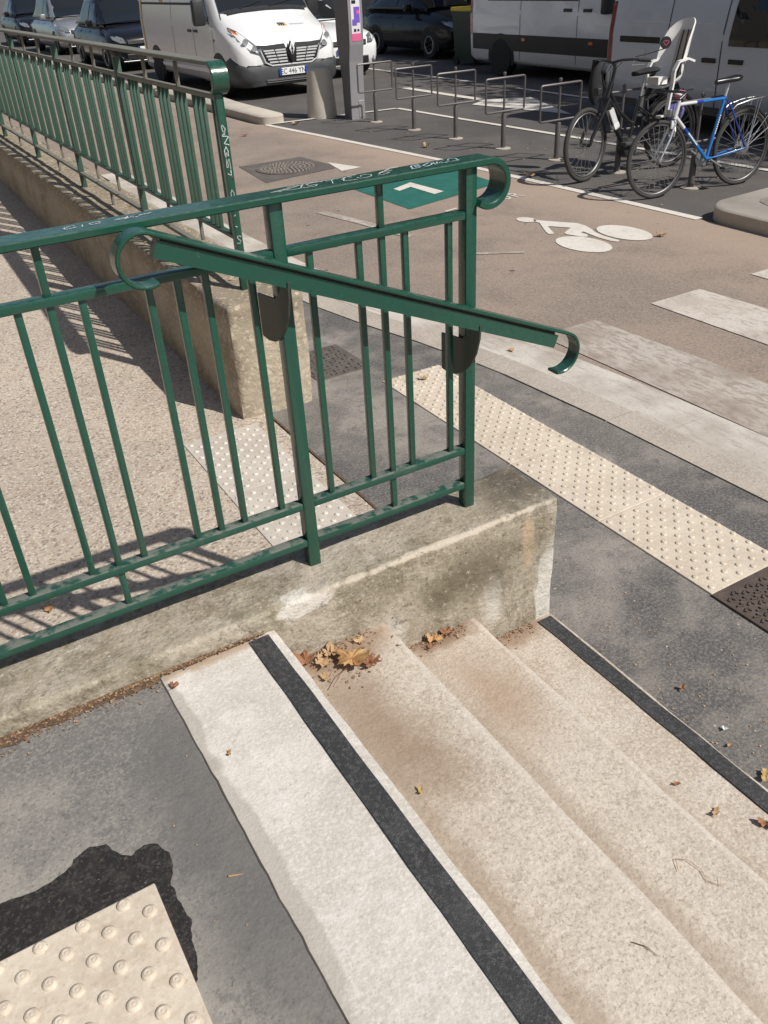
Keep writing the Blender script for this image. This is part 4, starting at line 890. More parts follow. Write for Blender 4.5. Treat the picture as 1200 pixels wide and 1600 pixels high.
# ================================================================== VEHICLES  (nose at local y=0, facing -Y)
NP = 9
def lerp(a, b, t): return a+(b-a)*t
class Body:
    """lofted body; stations (y, z_bottom, z_top, half_bottom, half_belt, z_belt, half_top)"""
    def __init__(s, st): s.st = st
    def par(s, y):
        st = s.st
        if y <= st[0][0]: return st[0][1:]
        for a, b in zip(st, st[1:]):
            if a[0] <= y <= b[0]:
                t = (y-a[0])/(b[0]-a[0]); return tuple(lerp(a[i], b[i], t) for i in range(1, 7))
        return st[-1][1:]
    def half(s, p):
        zb, zt, wb, wm, zm, wt = p; k = min(.12, (zt-zm)*.5)
        return [(0, zb), (wb-.07, zb), (wb, zb+.07), (lerp(wb, wm, .7), lerp(zb, zm, .45)), (wm, zm), (lerp(wm, wt, .5)+.015, lerp(zm, zt-k, .5)), (wt+.01, zt-k), (wt-.06, zt-k*.3), (wt*.55, zt), (0, zt+.015)]
    def mesh(s, sub=None):
        mb = MB(); ys = []
        for a, b in zip(s.st, s.st[1:]):
            n = max(1, int((b[0]-a[0])/.25)); ys += [lerp(a[0], b[0], i/n) for i in range(n)]
        ys.append(s.st[-1][0]); m = None
        for y in ys:
            h = s.half(s.par(y)); ring_ = [(x, y, z) for x, z in h] + [(-x, y, z) for x, z in h[-2:0:-1]]
            m = len(ring_); mb.v += ring_
        for i in range(len(ys)-1):
            for k in range(m): mb.f.append((i*m+k, i*m+(k+1) % m, (i+1)*m+(k+1) % m, (i+1)*m+k))
        mb.f += [tuple(range(m)), tuple((len(ys)-1)*m+k for k in range(m))[::-1]]
        return mb
    def sx(s, y, z):
        h = s.half(s.par(y))
        for a, b in zip(h[2:], h[3:]):
            if a[1] <= z <= b[1]: return lerp(a[0], b[0], (z-a[1])/(b[1]-a[1]+1e-9))
        return h[2][0] if z < h[2][1] else h[-2][0]
    def topz(s, x, y):
        h = s.half(s.par(y))[::-1]
        for a, b in zip(h, h[1:]):
            if a[0] <= abs(x) <= b[0]: return lerp(a[1], b[1], (abs(x)-a[0])/(b[0]-a[0]+1e-9))
        return h[-1][1]
    def fy(s, x, z):
        y = s.st[0][0]
        while y < 1.2:
            p = s.par(y)
            if p[0] <= z <= s.topz(x, y) and abs(x) <= s.sx(y, z): return y
            y += .004
        return y
    def side(s, poly, sg, offs=.006, th=.02):
        """panel lying on the side: poly of (y,z) subdivided so it follows the body"""
        mb = MB(); n = len(poly)
        o = [(sg*(s.sx(y, z)+offs), y, z) for y, z in poly]; i_ = [(sg*(s.sx(y, z)+offs-th), y, z) for y, z in poly]
        return mb.add(o+i_, [tuple(range(n))] + [(i, (i+1) % n, n+(i+1) % n, n+i) for i in range(n)])
    def pane(s, q, sg, offs=.008, n=8):
        """glass following the side: q = four (y,z) corners, lower front, lower rear, upper rear, upper front"""
        mb = MB()
        for j in range(n+1):
            v_ = j/n; a = [lerp(q[0][k], q[3][k], v_) for k in (0, 1)]; b = [lerp(q[1][k], q[2][k], v_) for k in (0, 1)]
            for i in range(n+1):
                y = lerp(a[0], b[0], i/n); z = lerp(a[1], b[1], i/n); mb.v.append((sg*(s.sx(y, z)+offs), y, z))
        for j in range(n):
            for i in range(n): k = j*(n+1)+i; mb.f.append((k, k+1, k+n+2, k+n+1))
        return mb
    def strip_y(s, y0, y1, z0, z1, sg, offs=.006, n=16):
        mb = MB(); vs = []
        for i in range(n+1):
            y = lerp(y0, y1, i/n); vs += [(sg*(s.sx(y, z0)+offs), y, z0), (sg*(s.sx(y, z1)+offs), y, z1), (sg*(s.sx(y, z1)-.02), y, z1), (sg*(s.sx(y, z0)-.02), y, z0)]
        fs = []
        for i in range(n):
            for k in range(4): fs.append((i*4+k, i*4+(k+1) % 4, i*4+4+(k+1) % 4, i*4+4+k))
        return mb.add(vs, fs+[(0,1,2,3), tuple(n*4+k for k in range(4))])
    def strip_z(s, y, w, z0, z1, sg, offs=.004, n=8, dy=0):
        mb = MB(); vs = []
        for i in range(n+1):
            z = lerp(z0, z1, i/n); yy = y+dy*i/n; vs += [(sg*(s.sx(yy, z)+offs), yy-w/2, z), (sg*(s.sx(yy, z)+offs), yy+w/2, z)]
        return mb.add(vs, [(2*i, 2*i+1, 2*i+3, 2*i+2) for i in range(n)])
    def top(s, pts, nx=8, ny=8, offs=.012):
        """panel on the upper skin: pts = (half width at y0, y0, half width at y1, y1)"""
        w0, y0, w1, y1 = pts; mb = MB()
        for j in range(ny+1):
            y = lerp(y0, y1, j/ny); w = lerp(w0, w1, j/ny)
            for i in range(nx+1):
                x = lerp(-w, w, i/nx); mb.v.append((x, y-offs*.6, s.topz(x, y)+offs))
        for j in range(ny):
            for i in range(nx): a = j*(nx+1)+i; mb.f.append((a, a+1, a+nx+2, a+nx+1))
        return mb
def car_wheel(t, x, y, r, sg, rim='alloy', w=.2):
    wh = MB().lathe([(r*.55, -w*.5), (r*.93, -w*.5), (r, -w*.32), (r, w*.32), (r*.93, w*.5), (r*.64, w*.5), (r*.62, w*.42)], 36, (x-sg*w*.42, y, r), 'x').build('wheel', 'rubber', t, True, 40)
    rm = MB().lathe([(r*.63, -.01), (r*.63, .012), (r*.56, .02), (r*.54, -.004), (.001, -.004)], 30, (x, y, r), 'x').build('rim', 'dark_plastic' if rim == 'alloy' else rim, wh, True, 30)
    mb = MB()
    for k in range(5 if rim == 'alloy' else 0):
        a = 2*math.pi*k/5; mb.bar((x+sg*.006, y+.03*math.cos(a), r+.03*math.sin(a)), (x+sg*.006, y+r*.58*math.cos(a), r+r*.58*math.sin(a)), .05, .02, (1,0,0))
    if rim == 'alloy': mb.ring((x+sg*.006, y, r), (1,0,0), r*.58, .018, 30, 6); mb.build('rim_spokes', 'alloy', wh, True)
    else:
        for k in range(12):
            a = 2*math.pi*k/12; mb.lathe([(.016, -.002), (.016, .008)], 8, (x+sg*.004, y+r*.46*math.cos(a), r+r*.46*math.sin(a)), 'x')
        s_ = mb.build('rim_holes', 'ink_black', wh); s_['kind'] = 'stuff'
    return wh
def arch(t, B, y, r, sg, name='wheel_arch'):
    n = 18; pts = [(y+r*1.22*math.cos(R(a)), r+r*1.22*math.sin(R(a))) for a in range(-18, 199, 12)]
    mb = MB(); c = [(sg*(B.sx(yy, zz)+.004), yy, max(zz, .1)) for yy, zz in pts]
    return mb.add(c, [tuple(range(len(c)))]).build(name, 'ink_black', t)
def mirror(t, x, y, z, sg, mat='black_plastic', h=.3, w=.2):
    m_ = MB().box(x, x+sg*w, y-.05, y+.10, z, z+h, .03) if sg > 0 else MB().box(x-w, x, y-.05, y+.10, z, z+h, .03)
    o = m_.build('door_mirror', mat, t, True, 40); MB().bar((x-sg*.12, y+.04, z+h*.2), (x+sg*.03, y+.02, z+h*.3), .06, .08).build('mirror_arm', 'black_plastic', o); return o
def numberplate(t, y, z, txt, w=.52, h=.11):
    p = MB().box(-w/2, w/2, y-.012, y, z-h/2, z+h/2, .004).build('number_plate', 'plate_white', t)
    MB().box(-w/2, -w/2+.045, y-.0145, y-.011, z-h/2, z+h/2).build('plate_band', 'plate_blue', p); MB().box(w/2-.045, w/2, y-.0145, y-.011, z-h/2, z+h/2).build('plate_band', 'plate_blue', p)
    if txt:
        o = link('plate_text', text_mesh(txt, h*.92, 'ink_black'), p); o.location = (0, y-.0145, z-.002); o.rotation_euler = (R(90), 0, 0); o.scale = (1.0, 1.1, 1)

# ---- white van facing the camera
v = thing('white_van', 'white delivery van with chrome grille facing the bollard, plate EC 446 YN', 'van', (6.27, 14.3, 0))
B = Body([(0,.30,.70,.62,.70,.55,.66), (.03,.25,.86,.82,.86,.68,.80), (.14,.23,1.02,.95,.97,.80,.86), (.35,.22,1.14,1.0,1.02,.92,.92), (.70,.22,1.28,1.02,1.035,1.06,.94), (.98,.22,1.42,1.02,1.035,1.15,.95), (1.35,.22,1.80,1.02,1.035,1.18,.90), (1.80,.22,2.22,1.02,1.035,1.18,.84), (2.3,.24,2.42,1.02,1.035,1.18,.86), (5.4,.26,2.45,1.02,1.035,1.2,.88), (5.55,.3,2.40,.99,1.0,1.2,.84)])
B.mesh().build('body', 'van_white', v, True, 45)
B.top((.90, 1.00, .78, 1.74), 10, 8, .012).build('windscreen', 'window_glass', v, True)
B.top((.93, .88, .90, 1.0), 10, 2, .010).build('scuttle', 'black_plastic', v)
mb = MB(); 
for sg, x0 in ((-1, .1), (1, -.5)):
    mb.bar((x0, .97, B.topz(x0, .97)+.03), (x0-.02+.5, 1.06, B.topz(x0+.45, 1.06)+.03), .02, .012)
mb.build('wipers', 'black_plastic', v)
sheet_ = MB(); y0 = 1.10
sheet_.add([(-.72,1.12,B.topz(-.72,1.12)+.016),(-.32,1.12,B.topz(-.32,1.12)+.016),(-.36,1.23,B.topz(-.36,1.23)+.016),(-.72,1.23,B.topz(-.72,1.23)+.016)], [(0,1,2,3)]); sheet_.build('windscreen_paper', 'paper', v)
for sg in (-1, 1):
    B.pane([(1.24,1.22),(2.05,1.22),(2.05,1.95),(1.80,1.95)], sg).build('side_window', 'window_glass', v)
    car_wheel(v, sg*1.02, .95, .345, sg, 'dark_plastic'); car_wheel(v, sg*1.02, 4.63, .345, sg, 'dark_plastic'); arch(v, B, .95, .345, sg); arch(v, B, 4.63, .345, sg)
    mirror(v, sg*1.07, 1.30, 1.20, sg, 'black_plastic', .42, .22)
    for y_ in (1.12, 2.14, 3.35): B.strip_z(y_, .012, .34, 1.9 if y_ > 2 else 1.2, sg).build('door_seam', 'seam', v)
    for y_ in (1.98, 2.32): B.side([(y_-.09,1.07),(y_+.09,1.07),(y_+.09,1.115),(y_-.09,1.115)], sg, .02).build('door_handle', 'black_plastic', v)
    B.strip_y(2.2, 5.3, 1.52, 1.56, sg).build('slide_rail', 'seam', v); B.strip_y(1.4, 5.3, .40, .46, sg).build('side_moulding', 'van_white_dusty', v)
    B.side([(1.05,.93),(1.13,.93),(1.13,.98),(1.05,.98)], sg, .008).build('side_repeater', 'red_lens', v)
    # headlamps: tall swept lens wrapping the corner
    L = [(.50,.008,.76),(.60,.03,.74),(.78,.10,.80),(.915,.24,.98),(.945,.36,1.13),(.93,.40,1.18),(.87,.30,1.12),(.76,.16,.98),(.60,.06,.84)]
    L = [(x*.985, B.fy(x*.985, z)-.014, z) for x, y, z in L]; n = len(L); f_ = [(sg*(x+.006), y-.012, z) for x, y, z in L]; b_ = [(sg*(x-.03), y+.10, z-.01) for x, y, z in L]
    hl = MB().add(f_+b_, [tuple(range(n))]+[(i, (i+1) % n, n+(i+1) % n, n+i) for i in range(n)]).build('headlamp', 'lamp_glass', v, True, 50)
    A_ = [(.865,.22,1.06),(.92,.33,1.08),(.93,.385,1.15),(.885,.31,1.12)]
    MB().add([(sg*(x+.012), B.fy(x*.98, z)-.045, z) for x, y, z in A_], [(0,1,2,3)]).build('indicator', 'amber', hl)
    for (cx, cy, cz, r_) in ((.70,.085,.84,.05),(.82,.18,.95,.055)):
        MB().lathe([(r_, -.01), (r_*.9, -.02), (r_*.55, .0), (.001, -.012)], 18, (sg*cx, B.fy(cx, cz)-.03, cz), 'y').build('lamp_reflector', 'chrome', hl, True)
    fl = MB().lathe([(.065, -.012), (.05, -.02), (.045, .0), (.001, -.006)], 18, (sg*.72, .05, .36), 'y').build('fog_lamp', 'lamp_glass', v, True)
# bumper: dark lower shell
Bb = Body([(-.03,.24,.52,.62,.72,.42,.66), (.02,.22,.64,.85,.90,.50,.80), (.14,.21,.72,.98,1.0,.55,.90), (.40,.20,.86,1.035,1.05,.64,.98), (.66,.20,.70,1.035,1.05,.58,1.0)])
bp_ = Bb.mesh().build('bumper', 'dark_plastic', v, True, 50)
for sg in (-1, 1): MB().prism([(.58,.44),(.88,.47),(.86,.58),(.62,.56)], -.03, .25, lambda a, b, w: (sg*a, w+.055*(a-.55)/.3, b)).build('bumper_vent', 'ink_black', bp_)
MB().box(-.55, .55, -.045, .05, .255, .33, .01).build('lower_grille', 'ink_black', bp_)
for z_ in (.275, .305): MB().box(-.54, .54, -.052, -.03, z_, z_+.008).build('grille_bar', 'alloy', bp_)
numberplate(v, -.045, .435, 'EC 446 YN', .56, .12)
# grille
gp = [(-.60,.80),(-.52,.60),(-.40,.545),(.40,.545),(.52,.60),(.60,.80),(.30,.815),(-.30,.815)]
gr = MB().prism(gp, -.035, .05, lambda a, b, w: (a, w+.02*abs(a), b)).build('grille', 'ink_black', v)
mb = MB(); ring_ = [(a, -.038+.02*abs(a), b) for a, b in gp[:6]]; mb.tube(ring_, .014, 6); mb.build('grille_trim', 'bright_trim', gr, True)
for z_ in (.60, .65, .70, .75, .79):
    hw = .42+(z_-.56)*.55
    for (a, b) in ((-1, -.62), (-.58, -.2), (.2, .58), (.62, 1)): MB().bar((a*hw, -.042+.02*abs(a*hw), z_), (b*hw, -.042+.02*abs(b*hw), z_), .014, .026).build('grille_bar', 'bright_trim', gr)
for sg in (-1, 1):
    MB().prism([(.09,.80),(.62,.83),(.66,.885),(.42,.875),(.12,.885)], -.03, .08, lambda a, b, w: (sg*a, w+.06*a, b)).build('grille_brow', 'dark_plastic', gr)
dm = MB(); dm.add([(0,-.06,.56),(-.085,-.045,.745),(0,-.02,.95),(.085,-.045,.745),(0,-.10,.745)], [(0,1,4),(1,2,4),(2,3,4),(3,0,4)]); dmo = dm.build('badge_surround', 'black_plastic', gr)
mb = MB(); 
o4 = [(0,-.085,.68),(-.055,-.09,.80),(0,-.07,.915),(.055,-.09,.80)]; i4 = [(0,-.088,.735),(-.022,-.093,.80),(0,-.078,.86),(.022,-.093,.80)]
mb.add(o4+i4, [(0,1,5,4),(1,2,6,5),(2,3,7,6),(3,0,4,7)]); mb.build('badge', 'bright_trim', dmo)
# stickers on the bonnet
def sticker(name, u0, u1, v0, v1, mat):
    mb = MB(); n = 4
    for j in range(n+1):
        y = lerp(v0, v1, j/n)
        for x in (u0, u1): mb.v.append((x, y, B.topz(x, y)+.005))
    mb.f = [(2*j, 2*j+1, 2*j+3, 2*j+2) for j in range(n)]; return mb.build(name, mat, v)
for k in range(3): sticker('bonnet_stripe', -.02+.045*k, .012+.045*k, .34, .44, 'ink_black')
sticker('bonnet_stripe', -.03, .13, .318, .335, 'logo_orange'); sticker('bonnet_stripe', .115, .14, .34, .44, 'logo_orange')
sticker('bonnet_lettering', .20, .52, .375, .385, 'logo_grey'); sticker('bonnet_lettering', .20, .47, .35, .358, 'logo_grey')
# round emblem and yellow edge on the side
mb = MB(); pts = [(3.95+.17*math.cos(t), 1.72+.17*math.sin(t)) for t in [2*math.pi*i/24 for i in range(24)]]
B.side(pts, -1, .007, .004).build('side_emblem', 'logo_orange', v); pts = [(3.97+.10*math.cos(t), 1.73+.10*math.sin(t)) for t in [2*math.pi*i/24 for i in range(24)]]
B.side(pts, -1, .010, .004).build('side_emblem', 'plate_white', v)
B.strip_z(5.30, .07, .5, 2.0, -1, .006).build('side_stripe', 'yellow_mark', v)

# ---- cars
def make_car(name, label, loc, paint, L=4.1, W_=.87, H=1.48, rim='alloy', plate=None, rz=0, hood=1.0):
    t = thing(name, label, 'car', loc, rz)
    S = Body([(0,.28,.62,W_*.66,W_*.74,.50,W_*.66), (.05,.24,.74,W_*.84,W_*.88,.58,W_*.78), (.22,.20,.84,W_*.95,W_*.96,.68,W_*.86), (.6,.19,.93*hood,W_*.98,W_,.74,W_*.86), (1.15,.19,1.02*hood,W_*.98,W_,.78,W_*.84), (1.4,.19,1.04,W_*.98,W_,.8,W_*.84), (L-.6,.19,1.04,W_*.98,W_,.82,W_*.84), (L-.12,.24,1.02,W_*.94,W_*.96,.8,W_*.82), (L,.3,.86,W_*.86,W_*.88,.7,W_*.78)])
    S.mesh().build('body', paint, t, True, 50)
    Gh = Body([(1.08,.98,1.03,W_*.80,W_*.82,1.0,W_*.74), (1.5,.98,1.22,W_*.84,W_*.85,1.06,W_*.72), (1.95,.98,H-.05,W_*.85,W_*.86,1.08,W_*.66), (2.4,.98,H,W_*.85,W_*.86,1.08,W_*.66), (L-.9,.98,H-.03,W_*.85,W_*.86,1.08,W_*.66), (L-.3,.98,1.25,W_*.83,W_*.84,1.06,W_*.66), (L-.08,.98,1.04,W_*.78,W_*.8,1.0,W_*.68)])
    Gh.mesh().build('greenhouse', paint, t, True, 50)
    Gh.top((W_*.72, 1.14, W_*.60, 1.90), 8, 8, .008).build('windscreen', 'window_glass', t, True)
    for sg in (-1, 1):
        Gh.pane([(1.62,1.08),(2.35,1.08),(2.35,H-.14),(2.0,H-.14)], sg).build('side_window', 'window_glass', t); Gh.pane([(2.43,1.08),(L-.85,1.08),(L-1.0,H-.14),(2.43,H-.14)], sg).build('side_window', 'window_glass', t)
        for y_ in (.78, L-.80): car_wheel(t, sg*W_*.985, y_, .31, sg, rim); arch(t, S, y_, .31, sg)
        mirror(t, sg*W_*.98, 1.58, 1.0, sg, paint, .15, .17)
        for y_ in (1.42, 2.42, L-1.05): S.strip_z(y_, .01, .32, 1.0, sg).build('door_seam', 'seam', t)
        for y_ in (2.2, 3.1): S.side([(y_-.09,.86),(y_+.09,.86),(y_+.09,.89),(y_-.09,.89)], sg, .015).build('door_handle', paint, t)
        Lp = [(W_*.60,.03,.64),(W_*.74,.09,.65),(W_*.90,.30,.73),(W_*.88,.42,.80),(W_*.76,.26,.80),(W_*.62,.10,.75)]; Lp = [(x, S.fy(x, z)-.004, z) for x, y, z in Lp]; n = len(Lp)
        f_ = [(sg*(x+.012), y-.03, z) for x, y, z in Lp]; b_ = [(sg*(x-.03), y+.08, z) for x, y, z in Lp]
        MB().add(f_+b_, [tuple(range(n))]+[(i, (i+1) % n, n+(i+1) % n, n+i) for i in range(n)]).build('headlamp', 'lamp_glass', t, True, 50)
        MB().lathe([(.05, -.01), (.04, -.016), (.001, -.01)], 14, (sg*W_*.72, .035, .36), 'y').build('fog_lamp', 'lamp_glass', t)
        S.side([(L-.30,.62),(L-.10,.62),(L-.12,.86),(L-.26,.86)], sg, .012).build('tail_lamp', 'red_lens', t)
    gb = MB().box(-W_*.56, W_*.56, -.015, .08, .60, .70, .01).build('grille', 'ink_black', t)
    for z_ in (.625, .65, .675): MB().box(-W_*.54, W_*.54, -.022, -.01, z_, z_+.008).build('grille_bar', 'alloy', gb)
    MB().box(-W_*.62, W_*.62, -.012, .1, .26, .40, .015).build('lower_grille', 'ink_black', t); MB().box(-W_*.75, W_*.75, -.018, .05, .225, .25, .005).build('chin_trim', 'alloy', t)
    numberplate(t, -.016, .50, plate, .46, .10)
    return t
wc = make_car('white_car', 'white hatchback in the road behind the parking meter', (8.35, 16.0, 0), 'van_white', plate=None)
make_car('black_car', 'black car parked in deep shade on the far side of the road', (12.4, 16.9, 0), 'black_paint')
make_car('black_car', 'black car parked directly behind the white van with the plate', (6.1, 22.4, 0), 'black_paint', H=1.64)
make_car('grey_car', 'grey car parked behind the black car at upper left', (6.6, 30.2, 0), 'grey_paint', H=1.75, L=4.5)
make_car('dark_car', 'dark car at the upper left edge, last in the parked row', (6.6, 36.5, 0), 'black_paint', H=1.6)

def make_van(name, label, loc, paint, L, Hh, band_mat, W_=1.0, windows='cab', wr=.34, wz=1.12, hz=1.0, hy=(2.12, 2.42), sy=(1.25, 2.26, 3.42)):
    t = thing(name, label, 'van', loc)
    st = [(0,.30,.74,W_*.66,W_*.74,.6,W_*.68), (.05,.25,.95,W_*.86,W_*.9,.75,W_*.8), (.2,.22,1.08,W_*.96,W_*.98,.85,W_*.88), (.8,.22,1.26,W_*.99,W_*1.01,1.0,W_*.92), (1.1,.22,1.42,W_*.99,W_*1.01,1.08,W_*.92), (1.9,.22,Hh-.15,W_*.99,W_*1.01,1.1,W_*.84), (2.3,.22,Hh,W_*.99,W_*1.01,1.1,W_*.86), (L-.12,.24,Hh,W_*.99,W_*1.01,1.1,W_*.88), (L,.27,Hh-.06,W_*.96,W_*.98,1.1,W_*.84)]
    B = Body(st); B.mesh().build('body', paint, t, True, 50)
    B.top((W_*.84, 1.12, W_*.74, 1.86), 8, 8, .01).build('windscreen', 'window_glass', t, True)
    for sg in (-1, 1):
        for y_ in (.92, L-1.05): car_wheel(t, sg*W_*1.0, y_, wr, sg, 'alloy' if band_mat is None else 'dark_plastic'); arch(t, B, y_, wr, sg)
        B.pane([(1.30,wz),(2.14,wz),(2.14,Hh-.30),(1.80,Hh-.30)], sg).build('side_window', 'window_glass', t)
        if band_mat is None: B.side([(2.32,1.12),(3.3,1.12),(3.3,Hh-.32),(2.32,Hh-.32)], sg).build('side_window', 'window_glass', t) if windows == 'two' else None
        mirror(t, sg*W_*1.03, 1.4, 1.12, sg, 'black_plastic', .32, .2)
        for y_ in sy: B.strip_z(y_, .014, .32, Hh-.2 if y_ > 2 else 1.15, sg).build('door_seam', 'seam', t)
        for y_ in hy: B.side([(y_-.10,hz-.025),(y_+.10,hz-.025),(y_+.10,hz+.025),(y_-.10,hz+.025)], sg, .022).build('door_handle', 'black_plastic', t)
        B.strip_z(L-.07, .07, .72, 1.45, sg, .014, 12).build('tail_lamp', 'red_lens', t)
        if band_mat:
            B.strip_y(.75, L-.12, .46, .74, sg, .008).build('side_moulding', band_mat, t); 
            for y_ in (1.9, L-1.75): B.side([(y_-.05,.64),(y_+.05,.64),(y_+.05,.69),(y_-.05,.69)], sg, .016).build('marker_lamp', 'amber', t)
            B.strip_y(2.3, L-.6, 1.30, 1.33, sg, .005).build('slide_rail', 'seam', t)
        else:
            B.strip_y(L-.95, L-.25, .99, 1.06, sg, .006).build('slide_rail', 'ink_black', t); B.side([(L-.72,.76),(L-.52,.76),(L-.52,.92),(L-.72,.92)], sg, .006, .004).build('fuel_flap', 'silver_paint', t)
            B.strip_y(1.2, L-.2, .26, .33, sg, .008).build('sill', 'dark_plastic', t)
            B.strip_y(2.4, L-.4, 1.22, 1.228, sg, .004).build('body_crease', 'plate_white', t)
        Lp = [(W_*.62,.05,.78),(W_*.80,.12,.80),(W_*.94,.30,.95),(W_*.90,.40,1.06),(W_*.70,.16,.96)]; Lp = [(x, B.fy(x, z)-.004, z) for x, y, z in Lp]; n = len(Lp)
        MB().add([(sg*(x+.01), y-.03, z) for x, y, z in Lp]+[(sg*(x-.03), y+.08, z) for x, y, z in Lp], [tuple(range(n))]+[(i, (i+1) % n, n+(i+1) % n, n+i) for i in range(n)]).build('headlamp', 'lamp_glass', t, True, 50)
    MB().box(-.5, .5, -.02, .1, .55, .75, .01).build('grille', 'ink_black', t); numberplate(t, -.02, .45, None)
    MB().box(-.9, .9, L-.03, L+.06, .30, .50, .02).build('rear_bumper', 'dark_plastic', t)
    MB().box(-.006, .006, L-.01, L+.004, .5, Hh-.15).build('door_seam', 'seam', t)
    return t
make_van('delivery_van', 'white van with black side moulding passing behind the bicycle stands', (11.42, 8.97, 0), 'van_white_dusty', 5.5, 2.4, 'black_plastic', 1.0, wz=1.45, hz=1.16, hy=(2.03, 2.54), sy=(1.25, 2.28, 3.87))
make_van('silver_van', 'silver grey van standing behind the two parked bicycles', (8.93, 3.78, 0), 'silver_paint', 4.17, 1.85, None, .92, 'cab', wr=.31, wz=1.0, hz=.84, hy=(2.0, 2.40), sy=(1.25, 2.24, 3.1))

# ================================================================== TREES (their shade falls on the far road)
def make_tree(label, base, H, cc, cr, n_leaf, seed):
    rnd = random.Random(seed); t = thing('plane_tree', label, 'tree', base)
    c = Vector(cc)-Vector(base)
    top_ = Vector((c.x*.8, c.y*.8, c.z-cr[2]*.2)); tp = [Vector((0,0,-.1)), Vector((.02,.01,.6)), Vector((c.x*.1, c.y*.1, H*.3)), Vector((c.x*.45, c.y*.45, H*.5)), top_]
    MB().tube(tp, [.34,.27,.23,.17,.06], 12).build('trunk', 'bark', t, True, 60)
    clumps = []
    for k in range(26):
        while True:
            p = Vector((rnd.uniform(-1,1), rnd.uniform(-1,1), rnd.uniform(-1,1)))
            if .25 < p.length < 1: break
        clumps.append((c+Vector((p.x*cr[0], p.y*cr[1], p.z*cr[2])), rnd.uniform(.55, 1.15)))
    mb = MB()
    for q_, r_ in clumps[:14]:
        s_ = tp[2].lerp(top_, rnd.uniform(.2, .9)); mid = s_.lerp(q_, .5)+Vector((0,0,rnd.uniform(-.2,.5))); mb.tube([s_, mid, q_], [.09,.055,.02], 6)
    mb.build('limbs', 'bark', t, True, 60)['kind'] = 'stuff'
    vs, fs = [], []
    for i in range(n_leaf):
        q_, r_ = clumps[rnd.randrange(len(clumps))]
        d = Vector((rnd.gauss(0,1), rnd.gauss(0,1), rnd.gauss(0,.7))); p = q_+d*r_*.55
        a = Vector((rnd.gauss(0,1), rnd.gauss(0,1), rnd.gauss(0,1))).normalized(); b_ = a.orthogonal().normalized(); s_ = rnd.uniform(.07, .13)
        o = len(vs); vs += [p-a*s_, p+b_*s_*.8, p+a*s_, p-b_*s_*.8]; fs.append((o, o+1, o+2, o+3))
    me = bpy.data.meshes.new('crown'); me.from_pydata([tuple(x) for x in vs], [], fs); me.materials.append(MATS['foliage']); link('crown', me, t)['kind'] = 'stuff'
make_tree('plane tree on the far pavement beyond the silver van', (15.2, 1.0, 0), 10, (14.0, .6, 8.6), (3.4, 4.0, 2.4), 14000, 2)
make_tree('plane tree on the far pavement behind the delivery van', (16.2, 9.8, 0), 10, (15.6, 9.0, 8.2), (3.0, 4.6, 2.4), 14000, 3)

# far side of the street
sheet('far_pavement', [(14.2,-30),(30,-30),(30,60),(14.2,60)], .10, 'walk_asphalt')
fb = thing('stone_building', 'pale stone building along the far pavement', 'building', (19.0, 10, 0))
MB().box(0, 8, -35, 45, 0, 16).build('wall', 'stone_facade', fb); MB().box(-.08, 0, -35, 45, 0, .9).build('plinth', 'kerb_stone', fb)
nb = thing('stone_building', 'added stone building behind the viewer, unseen, cutting sky fill on the near side', 'building', (-15.0, 10, 0))  # unseen, added to darken car reflections, cut sky fill and bounce warm light
MB().box(-8, 0, -45, 45, 0, 17).build('wall', 'stone_facade', nb)
wm = MB().box(-.03, .05, -.65, .65, 0, 2.1).mesh('window', 'window_glass'); fm = MB()
for (a, b, c_, d_) in ((-.75,.75,2.1,2.22),(-.75,.75,-.14,0),(-.75,-.65,0,2.1),(.65,.75,0,2.1)): fm.box(-.07, .0, a, b, c_, d_)
fm = fm.mesh('frame', 'plate_white')
for k in range(20):
    for fl_ in range(3):
        w_ = link('window', wm, fb); w_.location = (0, -33+k*4, 1.3+fl_*3.6); f2 = link('frame', fm, w_)
        w_ = link('window', wm, nb); w_.location = (0, -40+k*4, 1.3+fl_*3.6); f2 = link('frame', fm, w_); w_.rotation_euler = (0, 0, math.pi)

# ================================================================== FALLEN LEAVES AND LITTER
def leaf_mesh(name, mat, size, seed, lobes=5, curl=.25):
    rnd = random.Random(seed); pts = []
    n = 44
    for i in range(n):
        a = -math.pi+2*math.pi*i/n
        lob = abs(math.cos(a*lobes/2)) if lobes > 2 else 1
        rr = (.54+.46*lob**.9)*(1 if abs(a) < 2.4 else .62)*(1+.12*math.sin(a*17+seed)) if lobes > 2 else (.55+.45*math.cos(a)**2)*(.6+.4*abs(math.cos(a)))
        rr *= rnd.uniform(.80, 1.08)*(.75 if (i*7+seed) % 13 == 0 else 1); pts.append((rr*math.cos(a)*.5*size, rr*math.sin(a)*.5*size))
    def zf(x, y):
        u = x/size; w = y/size
        return size*(curl*(1.6*w*w+.9*u*u)+.22*noise.noise(Vector((u*3.2, w*3.2, seed)))+.10*noise.noise(Vector((u*8, w*8, seed))))
    vs = [(0, 0, zf(0, 0))]; fs = []
    for k in (.5, 1.0): vs += [(x*k, y*k, zf(x*k, y*k)) for x, y in pts]
    for i in range(n):
        j = (i+1) % n; fs += [(0, 1+i, 1+j), (1+i, 1+n+i, 1+n+j, 1+j)]
    zmin = min(p[2] for p in vs); mb = MB().add([(x, y, z-zmin+.0015) for x, y, z in vs], fs)
    return mb
